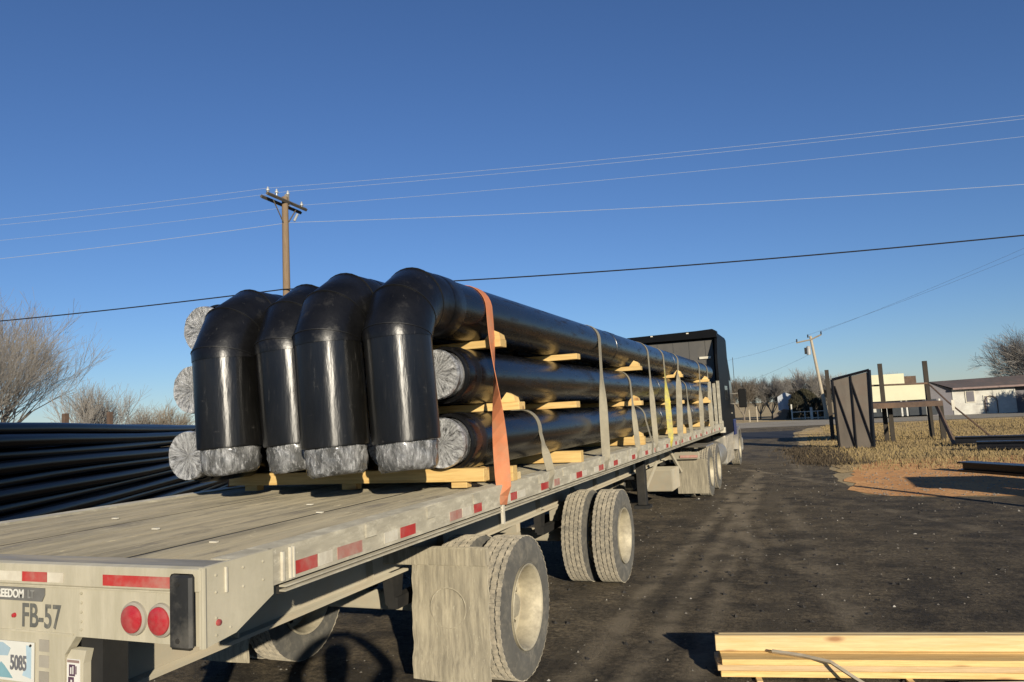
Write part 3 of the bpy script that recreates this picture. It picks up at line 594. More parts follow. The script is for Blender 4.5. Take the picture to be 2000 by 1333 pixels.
# ------------------------------------------------------------------ rack, ramp and panel on the verge
def panel():
    r = thing('sheet_metal_gate', 'brown sheet metal gate panel with diagonal braces standing on the dry grass', 'gate', (1.4, 30, 0))
    TL, TR, BR, BL = Vector((.82, 30.4, 2.6)), Vector((2.10, 30.3, 2.87)), Vector((2.0, 30.15, .0)), Vector((.86, 30.4, .02))
    n = (TR - TL).cross(BL - TL).normalized(); n = n if n.y < 0 else -n
    def q(u, v): return (TL.lerp(TR, u)).lerp(BL.lerp(BR, u), v)
    for (u0, u1) in ((.02, .485), (.515, .98)):
        a = [q(u0, .02), q(u1, .02), q(u1, .985), q(u0, .985)]
        mbb = MB().add([p + n * .008 for p in a] + [p - n * .008 for p in a], [(0, 1, 2, 3), (7, 6, 5, 4), (0, 4, 5, 1), (1, 5, 6, 2), (2, 6, 7, 3), (3, 7, 4, 0)])
        fixn(obj('sheet', mbb, m_sheet, r))
    for (a, b_, w_) in ((q(0, 0), q(1, 0), .05), (q(1, 0), q(1, 1), .06), (q(1, 1), q(0, 1), .045), (q(0, 1), q(0, 0), .05), (q(.5, 0), q(.5, 1), .035), (q(.05, .1), q(.48, .98), .03), (q(.5, .08), q(.97, .93), .03)):
        obj('frame_bar', MB().tube([a + n * .05, b_ + n * .05], w_, 4), m_blk, r)
panel()
def rack():
    r = thing('loading_platform', 'rusty steel loading platform on posts with a ramp', 'platform', (3.5, 35, 0))
    for (x, y, h, n_) in ((2.84, 34.9, 3.25, .085), (4.72, 36.5, 3.3, .09), (.80, 36.8, 3.2, .085), (2.95, 33.6, 1.5, .08), (4.85, 34.4, 1.5, .09)):
        obj('post', MB().box(x - n_, x + n_, y - n_, y + n_, 0, h), m_postw, r)
    obj('deck', MB().add([(1.9, 32.8, 1.62), (4.7, 32.9, 1.58), (4.9, 36.2, 1.6), (1.9, 36.2, 1.64), (1.9, 32.8, 1.48), (4.7, 32.9, 1.44), (4.9, 36.2, 1.46), (1.9, 36.2, 1.5)], [(0, 1, 2, 3), (4, 7, 6, 5), (0, 4, 5, 1), (1, 5, 6, 2), (2, 6, 7, 3), (3, 7, 4, 0)]), m_rust, r)
    obj('edge_beam', MB().box(1.9, 4.7, 32.68, 32.78, 1.40, 1.60), m_rust, r)
    obj('rail', MB().tube([(2.3, 35.0, 2.35), (4.72, 36.4, 2.33)], .045, 6), m_rust, r)
    for dx in (-.05,): obj('ramp_beam', MB().tube([(4.55 + dx, 33, 1.5), (4.62 + dx, 30.2, .05)], .075, 4), m_rust, r)
    obj('ramp_end_plate', MB().box(5.02, 5.12, 32.9, 32.95, 1.2, 1.6), m_wht, r)
    obj('chain', MB().tube([(4.75, 36.2, 2.3), (5.3, 35.5, 1.5), (5.9, 34.7, .75), (6.45, 34.0, .05)], .035, 5), m_rust, r)
rack()
for (a, c, z0, z1, wd, lab) in (((4.55, 29.9), (9.5, 29.0), .12, .36, .16, 'black steel beam lying farthest back, beside the ramp foot'), ((4.75, 27.4), (9.2, 26.4), .10, .32, .2, 'grey-topped steel beam lying in the middle of the dry grass'),
                              ((3.3, 20.8), (6.6, 15.9), .02, .24, .2, 'black steel beam lying nearest, on the orange dirt')):
    a = Vector((*a, 0)); c = Vector((*c, 0)); d = (c - a).normalized(); n_ = Vector((-d.y, d.x, 0)) * wd
    q = [(-1, z0), (1, z0), (1, z0 + .04), (.25, z0 + .05), (.25, z1 - .05), (1, z1 - .04), (1, z1), (-1, z1), (-1, z1 - .04), (-.25, z1 - .05), (-.25, z0 + .05), (-1, z0 + .04)]
    vs_ = [a + n_ * s + Vector((0, 0, z)) for s, z in q] + [c + n_ * s + Vector((0, 0, z)) for s, z in q]; n12 = 12
    mbb = MB().add(vs_, [tuple(range(12)), tuple(range(23, 11, -1))] + [(i, (i + 1) % 12, (i + 1) % 12 + 12, i + 12) for i in range(12)])
    tag(fixn(obj('steel_beam', mbb, m_blk, None, tuple(a))), lab, 'steel beam', 'steel beams lying on the verge')
tag(obj('shadow_caster_bin', MB().prism([(13.5, .1), (15.0, .1), (15.3, 1.4), (13.2, 1.4), (13.2, 1.3), (15.2, 1.3), (14.9, .2), (13.6, .2)], 4.9, 6.6, 'X').box(4.9, 4.95, 13.6, 14.9, .2, 1.3).box(6.55, 6.6, 13.6, 14.9, .2, 1.3).box(5.0, 6.5, 13.8, 14.7, 0, .1), m_rust, None, (5.7, 14.2, 0)), 'made-up rusty bin out of view, added to cast a shadow on the orange dirt', 'bin')  # unseen bin, added and sized to throw the shadow band over the dirt
tag(obj('steel_post', MB().box(4.35, 4.47, 12.6, 12.72, 0, 1.7), m_rust, None, (4.4, 12.66, 0)), 'slim rusty post standing nearer than the added bin', 'post')

# ------------------------------------------------------------------ stack of yard pipes at the left
def yard_pipes():
    th = radians(32); d = Vector((-sin(th), cos(th), 0)); rt = Vector((cos(th), sin(th), 0)); rnd = random.Random(4)
    names = ['bottom', 'second', 'third', 'fourth', 'fifth', 'sixth', 'seventh', 'eighth', 'ninth', 'tenth', 'eleventh', 'top']
    for lv in range(12):
        for k in range(4 if lv > 9 else 3):
            D = 4.74 + lv * .022 + k * .204 + (lv % 2) * .10 + rnd.uniform(-.02, .02); z = .16 + lv * .174 + rnd.uniform(-.012, .012)
            a0 = 4.6 + rnd.random() * 1.0; a1 = 27 + rnd.random() * 2; ph = rnd.random() * 6
            pts = [-rt * (D + .03 * sin(s_ * .55 + ph)) + d * s_ + Vector((0, 0, z + .022 * sin(s_ * .42 + ph * 2) - max(0, (s_ - 12)) * .006)) for s_ in [a0 + (a1 - a0) * j / 12 for j in range(13)]]
            p0 = pts[0].copy(); mb = MB().tube(pts, .098, 14)
            lab = ('slim black pipe on the outer face of the yard stack, %s layer' % names[lv]) if k == 0 else 'slim black pipe inside the yard stack, %s behind the outer face, %s layer' % (('', 'one', 'two', 'three')[k], names[lv])
            tag(obj('black_pipe', mb, m_yard, None, (p0.x, p0.y, 0), smooth=40), lab, 'pipe', 'black pipes stacked left of the trailer')
    for i, (s, h) in enumerate(((13.5, 2.42), (17.5, 2.45), (20.2, 2.52))):
        q = -rt * 6.6 + d * s
        tag(obj('stack_stake', MB().box(q.x - .05, q.x + .05, q.y - .05, q.y + .05, 0, h), m_rust, None, (q.x, q.y, 0)),
            ('leftmost', 'middle', 'rightmost')[i] + ' of three short stakes showing above the yard pipe stack', 'stake', 'stakes behind the pipe stack')
yard_pipes()

# ================================================================== FLATBED TRAILER
XR, XL, XC, ZD, Y0, Y1 = -2.05, -4.64, -3.345, 1.43, 2.09, 19.15
TR = thing('flatbed_trailer', 'dusty flatbed trailer carrying the black pipes', 'trailer', (XC, Y0, 0))
def mir(x): return 2 * XC - x
# deck planks run lengthwise; wide dark nailer gaps near -2.62 and -3.65
xs = [XL + .13, -4.42, -4.18, -3.92, -3.668, -3.40, -3.14, -2.88, -2.635, -2.40, XR - .148]
for i in range(len(xs) - 1):
    g0 = .025 if abs(xs[i] + 3.668) < .01 or abs(xs[i] + 2.635) < .01 else .002
    g1 = .025 if abs(xs[i + 1] + 3.668) < .01 or abs(xs[i + 1] + 2.635) < .01 else .002
    dz = random.uniform(-.002, .002)
    segs = [Y0 + .17, 6.2, 10.5, 14.8, Y1]
    mb = MB()
    mb.bbox(xs[i] + g0, xs[i + 1] - g1, segs[0], segs[-1], 1.385 + dz, 1.424 + dz, .003)
    obj('deck_plank', mb, m_deck, TR)
obj('rear_deck_plate', MB().bbox(XL + .02, XR - .02, Y0 + .012, Y0 + .165, 1.39, 1.431, .004), m_deckp, TR)
m_tar = M('dirt_packed_seam', (.012, .0115, .011), .9, 0, .3, 5, (3, .6, 3), .4, 30, None, .004, dust=(.10, .092, .075), damt=.22, dscale=2.5, dstretch=(2, .7, 1))
for x, w_ in ((-3.668, .026), (-2.635, .024)): obj('nailer_strip', MB().box(x - w_, x + w_, Y0 + .17, Y1, 1.38, 1.4205), m_tar, TR)
obj('nailer_strip', MB().box(-2.195, -2.180, Y0 + .17, Y1, 1.38, 1.424), M('grey_dirt_seam', (.11, .102, .085), .9, 0, .3, 5, bump=.3), TR)
for s, X in ((1, XR), (-1, XL)):
    # rail section (x outward, z): top flange, face, lower lip with two thin tracks
    P = [(X, 1.437), (X - s * .12, 1.437), (X - s * .12, 1.42), (X - s * .02, 1.42), (X - s * .02, 1.300), (X - s * .05, 1.300), (X - s * .05, 1.292), (X, 1.292)]
    o = fixn(obj('side_rail', MB().prism(P, Y0 + .36, Y1), m_alur, TR))
    obj('track_back', MB().box(*sorted((X - s * .035, X - s * .05)), Y0 + .45, Y1, 1.24, 1.2915), m_dark, o)
    fixn(obj('lower_track', MB().prism([(X - s * .002, 1.2755), (X - s * .034, 1.2755), (X - s * .034, 1.2685), (X - s * .002, 1.2685)], Y0 + .45, Y1), m_alur, o))
    lip = fixn(obj('lower_track', MB().prism([(X - s * .004, 1.2575), (X - s * .034, 1.2575), (X - s * .034, 1.2505), (X - s * .004, 1.2505)], Y0 + .45, Y1), m_alur, o))
    # deep corner plate with slanted lower edge
    P = [(Y0, 1.158), (Y0 + .16, 1.172), (Y0 + .37, 1.262), (Y0 + .37, 1.437), (Y0, 1.437)]
    fixn(obj('corner_plate', MB().prism(P, X - s * .015, X + s * .004, 'X'), m_alu, TR))
    fixn(obj('corner_top', MB().box(X - s * .12, X - s * .016, Y0 + .166, Y0 + .359, 1.42, 1.436), m_alur, TR))
    for (yy, zz) in ((.06, 1.40), (.06, 1.34), (.06, 1.25), (.06, 1.19), (.2, 1.40), (.2, 1.33), (.31, 1.40), (.31, 1.33), (.13, 1.2)):
        obj('rivet', MB().lathe([(0, .0055), (s * .004, .004), (s * .005, 0)], (X + s * .004, Y0 + yy, zz), 'X', 8), m_alu, TR)
    obj('corner_rib', MB().box(min(X, X + s * .012), max(X, X + s * .012), Y0 + .105, Y0 + .112, 1.33, 1.42), m_wht, TR)
    obj('corner_edge', MB().tube([(X + s * .002, Y0 + .004, 1.16), (X + s * .002, Y0 + .004, 1.435)], .009, 8), m_alu, TR)
    obj('side_marker_lamp', MB().lathe([(0, .012), (s * .006, .011), (s * .009, 0)], (X + s * .0045, Y0 + .07, 1.232), 'X', 12), m_lens, TR)
    for k in range(26):                                   # stake pockets
        y = Y0 + .42 + k * .62
        if y > Y1 - .2: break
        if k == 0: obj('stake_pocket', MB().box(min(X, X + s * .012), max(X, X + s * .012), y, y + .012, 1.3, 1.415).box(min(X, X + s * .012), max(X, X + s * .012), y + .05, y + .06, 1.3, 1.425).box(min(X, X + s * .012), max(X, X + s * .012), y + .07, y + .078, 1.3, 1.425), m_wht, TR)
        else: obj('stake_pocket', MB().box(min(X, X + s * .010), max(X, X + s * .010), y, y + .09, 1.366, 1.43), m_alur, TR)
    tapes = [(2.58, 2.75, 'r'), (2.76, 2.86, 'w'), (2.90, 3.10, 'f'), (3.30, 3.43, 'w'), (3.46, 3.62, 'r'), (4.04, 4.20, 'f'), (4.21, 4.33, 'w'), (4.38, 4.50, 'r'), (4.9, 5.0, 'w'), (5.01, 5.13, 'r'), (5.14, 5.3, 'w'),
             (5.66, 5.84, 'r'), (5.85, 5.95, 'w'), (5.99, 6.13, 'f')]
    y = 6.45; k = 0
    while y < 18.5: tapes += [(y, y + .17, 'w'), (y + .18, y + .36, 'r'), (y + .37, y + .52, 'w')]; y += (.78, .62, .9)[k % 3]; k += 1
    for (a, b_, c_) in tapes:
        obj('reflective_tape', MB().box(min(X, X + s * .0025) + (.0004 if s > 0 else 0), max(X, X + s * .0025), a, b_, 1.308, 1.362), {'r': m_red, 'f': m_redf, 'w': m_wht}[c_], TR)
# main beams, flanges, stiffeners, cross members
for X in (-2.87, mir(-2.87)):
    s = 1 if X > XC else -1
    bm_ = obj('main_beam', MB().box(X - .006, X + .006, 2.25, 15.6, .86, 1.27), m_beam, TR)
    obj('beam_flange', MB().box(X - .065, X + .065, 2.25, 15.6, .84, .859), m_beam, bm_); obj('beam_flange', MB().box(X - .065, X + .065, 2.25, 18.8, 1.271, 1.285), m_beam, bm_)
    obj('gooseneck_web', MB().add([(X, 15.6, .86), (X, 15.6, 1.27), (X, 18.8, 1.27), (X, 18.8, 1.08), (X, 16.3, 1.05)], [(0, 1, 2, 3, 4)]), m_beam, bm_)
    for k in range(11):
        y = 3.1 + k * 1.15 + (.12 if k % 2 else 0)
        obj('stiffener', MB().box(min(X + s * .006, X + s * .06), max(X + s * .006, X + s * .06), y, y + .012, .86, 1.27), m_beam, bm_)
cm = MB().box(XL + .06, XR - .06, 2.6, 2.66, 1.287, 1.383)
c0 = obj('cross_member', cm, m_dark, TR)
for k in range(1, 28): c = c0.copy(); COL.objects.link(c); c.parent = TR; c.location = (0, k * .6, 0)
# rear sill
ZB = 1.162
sill = fixn(obj('rear_sill', MB().prism([(XL + .004, ZB), (mir(-2.69), ZB), (mir(-2.75), 1.09), (mir(-2.75), .96), (-2.75, .96), (-2.75, 1.09), (-2.69, ZB), (XR - .004, ZB), (XR - .004, 1.37), (XL + .004, 1.37)], Y0 + .012, Y0 + .05), m_alu, TR))
obj('rear_sill_cap', MB().bbox(XL + .004, XR - .004, Y0 - .002, Y0 + .05, 1.352, 1.4315, .004), m_alu, TR)
obj('sill_ledge', MB().box(XL + .01, -2.2, Y0 + .006, Y0 + .0118, 1.343, 1.349), m_alu, TR)
obj('sill_lower_seam', MB().box(mir(-2.7), -2.7, Y0 + .006, Y0 + .0118, 1.166, 1.172), m_alu, TR)
for s in (1, -1):
    def fx(x): return x if s > 0 else mir(x)
    def bx(x0, x1, *a): x0, x1 = sorted((fx(x0), fx(x1))); return MB().box(x0, x1, *a)
    obj('reflective_tape', bx(-2.53, -2.19, Y0 - .0045, Y0 - .0025, 1.362, 1.402), m_red, TR)
    pd = obj('bumper_pad', MB().bbox(*sorted((fx(-2.18), fx(-2.075))), Y0 - .030, Y0 - .0028, 1.158, 1.418, .010), m_black, TR)
    for z in (1.385, 1.19): obj('bolt', MB().lathe([(Y0 - .0295, .010), (Y0 - .033, .009), (Y0 - .033, 0)], (fx(-2.135), 0, z), 'Y', 8), m_dark, pd)
    for x in (-2.385, -2.252):
        l = obj('tail_lamp', MB().lathe([(Y0 - .001, .050), (Y0 - .008, .049), (Y0 - .014, .035), (Y0 - .016, 0)], (fx(x), 0, 1.245), 'Y', 28), m_lens, TR, smooth=50)
        obj('grommet', MB().lathe([(Y0 + .0118, .062), (Y0 + .002, .060), (Y0 - .002, .0505), (Y0 + .0118, .0505)], (fx(x), 0, 1.245), 'Y', 28), m_ring, l, smooth=40)
    for z in (1.325, 1.29, 1.255, 1.22, 1.19): obj('rivet', MB().lathe([(Y0 + .0118, .006), (Y0 + .006, .005), (Y0 + .005, 0)], (fx(-2.66), 0, z), 'Y', 8), m_alu, TR)
obj('reflective_tape', MB().box(-2.972, -2.832, Y0 - .0045, Y0 - .0025, 1.364, 1.402), m_red, TR)
obj('reflective_tape', MB().box(-3.13, -2.975, Y0 - .0045, Y0 - .0025, 1.364, 1.402), m_wht, TR); obj('reflective_tape', MB().box(-2.829, -2.74, Y0 - .0045, Y0 - .0025, 1.364, 1.402), m_wht, TR)
pq = obj('maker_plaque', fixn_mb := MB().prism([(-3.36, 1.285), (-2.875, 1.285), (-2.86, 1.31), (-2.86, 1.337), (-3.36, 1.337)], Y0 + .007, Y0 + .0118), m_plq, TR)
text('plaque_lettering', 'FREEDOM', .045, (-2.975, Y0 + .006, 1.297), m_wltr, pq, .90, .0012, right=True)
text('plaque_lettering', 'LT', .045, (-2.955, Y0 + .006, 1.297), m_dltr, pq, .8, .0008)
text('unit_number', 'FB-57', .128, (-2.995, Y0 + .011, 1.186), m_ltr, TR, .74, .0022)
obj('clearance_lamp', MB().lathe([(Y0 + .0118, .010), (Y0 + .003, .008), (Y0 + .001, 0)], (-3.035, 0, 1.226), 'Y', 12), m_lens, TR)
lp = obj('licence_plate', MB().box(-3.215, -2.912, Y0 + .004, Y0 + .0075, .975, 1.127), m_plate, TR)
obj('plate_mountain', MB().prism([(-3.17, .985), (-3.03, .985), (-3.05, 1.005), (-3.078, 1.03), (-3.1, 1.045), (-3.13, 1.01)], Y0 + .0025, Y0 + .0035), m_teal, lp)
obj('plate_sky', MB().prism([(-3.2, 1.065), (-3.06, 1.07), (-3.045, 1.10), (-3.09, 1.12), (-3.2, 1.12)], Y0 + .0025, Y0 + .0035), m_lblue, lp)
obj('plate_sky', MB().prism([(-2.975, 1.0), (-2.925, .99), (-2.925, 1.115), (-2.955, 1.115), (-2.95, 1.05)], Y0 + .0025, Y0 + .0035), m_lblue, lp)
text('plate_number', '5085', .078, (-3.045, Y0 + .0015, 1.02), m_navy, lp, .62, .0018)
obj('plate_bolt', MB().lathe([(Y0 + .004, .006), (Y0 + .0005, .005), (Y0 + .0005, 0)], (-2.93, 0, 1.115), 'Y', 8), m_dark, lp)
for z in (1.12, 1.06, 1.0): obj('worn_patch', MB().box(-2.89, -2.835, Y0 + .0095, Y0 + .0118, z - .025, z + .02), m_ring, TR)
for s in (1, -1):
    x0, x1 = (-2.745, -2.60) if s > 0 else (mir(-2.60), mir(-2.745))
    lg = obj('guard_leg', MB().box(x0 + .03, x1, Y0 + .055, Y0 + .17, .42, 1.15), m_dark, TR)
    obj('guard_plate', MB().prism([(x0 - .01, .44), (x0 + .085, .44), (x0 + .085, 1.06), (x0 + .1, 1.11), (x0 + .02, 1.11), (x0 - .01, 1.07)], Y0 + .02, Y0 + .053), m_alu, lg)
    if s > 0:
        st = obj('sticker', MB().box(-2.745, -2.675, Y0 + .017, Y0 + .0195, .86, 1.075), m_stk, lg)
        obj('sticker_band', MB().box(-2.742, -2.678, Y0 + .0155, Y0 + .0169, 1.062, 1.072), m_trim, lg)
        obj('sticker_print', MB().box(-2.732, -2.700, Y0 + .0155, Y0 + .0169, 1.012, 1.055).box(-2.736, -2.706, Y0 + .0155, Y0 + .0169, .985, 1.0085).box(-2.697, -2.692, Y0 + .0155, Y0 + .0169, 1.02, 1.05), m_purp, lg)
        obj('sticker_print', MB().box(-2.724, -2.718, Y0 + .0145, Y0 + .0154, 1.02, 1.045).box(-2.712, -2.707, Y0 + .0145, Y0 + .0154, 1.02, 1.05).box(-2.722, -2.714, Y0 + .0145, Y0 + .0154, .99, .999), m_stk, lg)
        for z in (.955, .94, .925): obj('sticker_print', MB().box(-2.735, -2.69, Y0 + .015, Y0 + .0165, z, z + .005), m_purp, lg)
obj('guard_bar', MB().bbox(XL + .2, XR - .2, Y0 + .055, Y0 + .16, .32, .418, .01), m_alu, TR)
# wheels
def tyre_mesh(R=.508, W=.27, groove=True):
    h = W / 2; prof = [(-h * .78, .295), (-h * .92, .33), (-h, .40), (-h * .97, .45), (-h * .86, R - .018), (-h * .80, R - .004)]
    if groove:
        for gx in (-.52, -.2, .2, .52): prof += [((gx - .045) * h * 1.05, R - .004), ((gx - .035) * h * 1.05, R - .014), ((gx + .035) * h * 1.05, R - .014), ((gx + .045) * h * 1.05, R - .004)]
    prof += [(h * .80, R - .004), (h * .86, R - .018), (h * .97, .45), (h * .985, .435), (h, .40), (h * .985, .36), (h * .92, .33), (h * .86, .325), (h * .78, .295)]
    return MB().lathe(prof, axis='X', n=72)
def tread_mesh(R=.508, W=.27):
    """zig-zag lugs proud of the tread, each rib made of short blocks"""
    mb = MB(); h = W / 2; n = 104
    for rib in (-.70, -.36, 0, .36, .70):
        hw = .145 * h if abs(rib) < .6 else .12 * h
        for k in range(n):
            a0 = 2 * pi * (k + (.5 if rib in (-.36, .36) else 0)) / n; a1 = a0 + 2 * pi * .93 / n; off = (.010 if k % 2 else -.010) * h * 1.6
            p = []
            for (a, r_) in ((a0, R - .006), (a1, R - .006), (a0, R + .0015), (a1, R + .0015)):
                for sx in (-1, 1): p.append((rib * h * 1.02 + off + sx * hw, r_ * cos(a), r_ * sin(a)))
            mb.add(p, [(4, 5, 7, 6), (0, 1, 5, 4), (2, 6, 7, 3), (0, 4, 6, 2), (1, 3, 7, 5)])
    return mb
def rim_mesh(s):
    """deep dished disc wheel opening towards +x*s"""
    mb = MB(); h = .128
    prof = [(s * h, .290), (s * (h + .006), .302), (s * (h + .002), .306), (s * (h - .01), .300), (s * -h, .300), (s * -h, .283), (s * -.05, .262), (s * .03, .262), (s * .09, .270), (s * h, .290)]
    mb.lathe(prof, axis='X', n=48)
    # disc with hand holes
    n = 60; rr = [(.262, -.035), (.235, -.050), (.185, -.060), (.145, -.055), (.135, -.03), (.0, -.03)]
    base = len(mb.v)
    for (r_, x) in rr:
        for k in range(n): a = 2 * pi * k / n; mb.v.append((s * x, r_ * cos(a), r_ * sin(a)))
    for j in range(len(rr) - 1):
        for k in range(n):
            if j == 1 and k % 6 in (2, 3, 4): continue
            mb.f.append((base + j * n + k, base + j * n + (k + 1) % n, base + (j + 1) * n + (k + 1) % n, base + (j + 1) * n + k))
    return mb
def hub_mesh(s):
    mb = MB().lathe([(s * -.03, .11), (s * .0, .105), (s * .015, .085), (s * .03, .080), (s * .036, .06), (s * .037, 0)], axis='X', n=24)
    for k in range(10):
        a = 2 * pi * k / 10; mb.lathe([(s * -.052, .016), (s * -.01, .014), (s * -.008, 0)], (0, .155 * cos(a), .155 * sin(a)), 'X', 6)
    return mb
RIMS = {}
def wheel(parent, x, y, s, z=.508):
    key = s
    if key not in RIMS:
        rt_ = WL[parent.name]; r = fixn(obj('wheel', rim_mesh(s), m_rim, parent, Vector((x, y, z)) - rt_, smooth=35, local=True))
        t = fixn(obj('tyre', tyre_mesh(), m_tyre, r, smooth=35, local=True)); fixn(obj('tread', tread_mesh(), m_tread, r, local=True)); fixn(obj('hub', hub_mesh(s), m_rim, r, smooth=35, local=True))
        RIMS[key] = r; return r
    c = dup(RIMS[key], Vector((x, y, z)) - WL[parent.name], None, None, parent); c.rotation_euler = (random.random() * 6.28, 0, 0); return c
for y in (5.27, 8.37):
    for s in (1, -1):
        xo = -2.188 if s > 0 else mir(-2.188); xi = -2.535 if s > 0 else mir(-2.535)
        wheel(TR, xo, y, s); wheel(TR, xi, y, -s)
        obj('suspension_hanger', MB().prism([(y - .62, .86), (y - .45, .86), (y - .5, .62), (y - .58, .62)], (-2.92 if s > 0 else mir(-2.84)), (-2.84 if s > 0 else mir(-2.92)), 'X'), m_dark, TR)
        X = -2.86 if s > 0 else mir(-2.86)
        obj('leaf_spring', MB().box(X - .04, X + .04, y - .58, y + .55, .60, .68), m_dark, TR)
        obj('air_spring', MB().lathe([(.68, .11), (.70, .13), (.74, .12), (.77, .13), (.82, .11)], (X, y + .38, 0), 'Z', 16), m_black, TR, smooth=40)
        obj('brake_chamber', MB().tube([(X - .3 * s, y + .22, .62), (X - .12 * s, y + .30, .62)], .085, 12), m_dark, TR)
        obj('bracket_plate', MB().box(X - .05, X + .05, y - .1, y + .2, .68, .84), m_beam, TR)
    obj('axle', MB().tube([(mir(-2.3), y, .508), (-2.3, y, .508)], .075, 14), m_beam, TR, smooth=40)
for s in (1, -1):
    a, c = sorted((-2.645, -2.075)) if s > 0 else sorted((mir(-2.645), mir(-2.075)))
    mb = MB(); nx = 10; nz = 16; vs_ = []
    for side in (0, 1):
        for i in range(nz + 1):
            for j in range(nx + 1):
                z = .185 + (.93 - .185) * i / nz; bow = .02 * sin(j / nx * pi) + .012 * sin(i * .9) * (1 - i / nz); vs_.append((a + (c - a) * j / nx + .004 * sin(i * 1.7), 4.60 - bow - (1 - i / nz) * .03 + side * .012, z))
    W1 = nx + 1; K = (nx + 1) * (nz + 1); fs = []
    for i in range(nz):
        for j in range(nx):
            q = i * W1 + j; fs.append((q, q + 1, q + 1 + W1, q + W1)); fs.append((q + K, q + W1 + K, q + 1 + W1 + K, q + 1 + K))
    for i in range(nz): fs.append((i * W1, (i + 1) * W1, (i + 1) * W1 + K, i * W1 + K)); q = i * W1 + nx; fs.append((q, q + K, q + W1 + K, q + W1))
    for j in range(nx): fs.append((j, j + K, j + 1 + K, j + 1)); q = nz * W1 + j; fs.append((q, q + 1, q + 1 + K, q + K))
    fl = fixn(obj('mud_flap', mb.add(vs_, fs), m_flap, TR, smooth=30))
    xc = (a + c) / 2
    obj('round_emblem', MB().lathe([(4.566, .135), (4.562, .133), (4.562, .128), (4.57, .126)], (xc + .0, 0, .66), 'Y', 40), m_flap, fl)
    obj('flap_hanger', MB().bbox(min(a, X0 := (-3.05 if s > 0 else mir(-3.05))), max(c, X0), 4.585, 4.65, .93, 1.05, .008), m_flap, TR)
    obj('flap_strut', MB().box(*( (-2.99, -2.93) if s > 0 else (mir(-2.93), mir(-2.99)) ), 4.6, 4.66, .93, 1.27), m_dark, TR)
obj('air_tank', MB().lathe([(-.35, 0), (-.33, .12), (-.3, .14), (.3, .14), (.33, .12), (.35, 0)], (-3.345, 6.6, .95), 'X', 20), m_dark, TR, smooth=40)
obj('slider_bar', MB().box(mir(-2.8), -2.8, 6.95, 7.05, .76, .84), m_beam, TR); obj('hose_bracket', MB().box(-2.79, -2.66, 6.2, 6.55, .70, .80), m_beam, TR)
obj('valve_block', MB().box(-2.79, -2.70, 6.6, 6.75, .62, .74), m_dark, TR)
# landing gear
for s in (1, -1):
    X = -2.62 if s > 0 else mir(-2.62)
    g = obj('landing_leg', MB().bbox(X - .07, X + .07, 11.9, 12.05, .38, 1.28, .01), m_dark, TR); obj('foot', MB().box(X - .12, X + .12, 11.83, 12.12, .33, .378), m_dark, g)
    obj('gear_brace', MB().tube([(X, 12.1, .55), (X, 13.3, .95)], .03, 8), m_beam, TR); obj('diagonal_brace', MB().tube([(X + .05 * s, 14.2, 1.15), (X + .05 * s, 15.5, .6)], .04, 6), m_beam, TR)
obj('leg_cross_brace', MB().tube([(-2.62, 12, .8), (mir(-2.62), 12, .8)], .03, 8), m_dark, TR)
obj('nose_rail', MB().bbox(XL, XR, Y1 + .001, Y1 + .12, 1.28, 1.50, .01), m_alur, TR)
for k, (y, h, wd) in enumerate(((19.05, 1.06, .08), (18.2, .98, .05), (17.35, 1.0, .05))):
    for X in (XR - .045, XL + .045): obj('side_stake', MB().box(X - .03, X + .03, y - wd, y + wd, 1.438, 1.43 + h), m_alur, TR)
obj('reflector_box', MB().box(XR - .1, XR + .02, Y1 + .125, Y1 + .3, 1.2, 1.33), m_wht, TR)
for i, (x, y) in enumerate(((-2.62, 3.55), (-2.5, 2.62), (-3.9, 3.3), (-3.2, 2.95), (-2.95, 3.9))):
    tag(obj('wood_chip', MB().box(x - .02, x + .02, y - .008, y + .008, 1.427, 1.434), m_wht, None, (x, y, 1.427)), ('pale wood chip lying by the dark seam of the deck', 'pale wood chip lying near the right rail of the deck', 'pale wood chip on the left part of the deck', 'pale wood chip in the middle of the deck', 'pale wood chip close to the timber under the load')[i], 'wood chip')

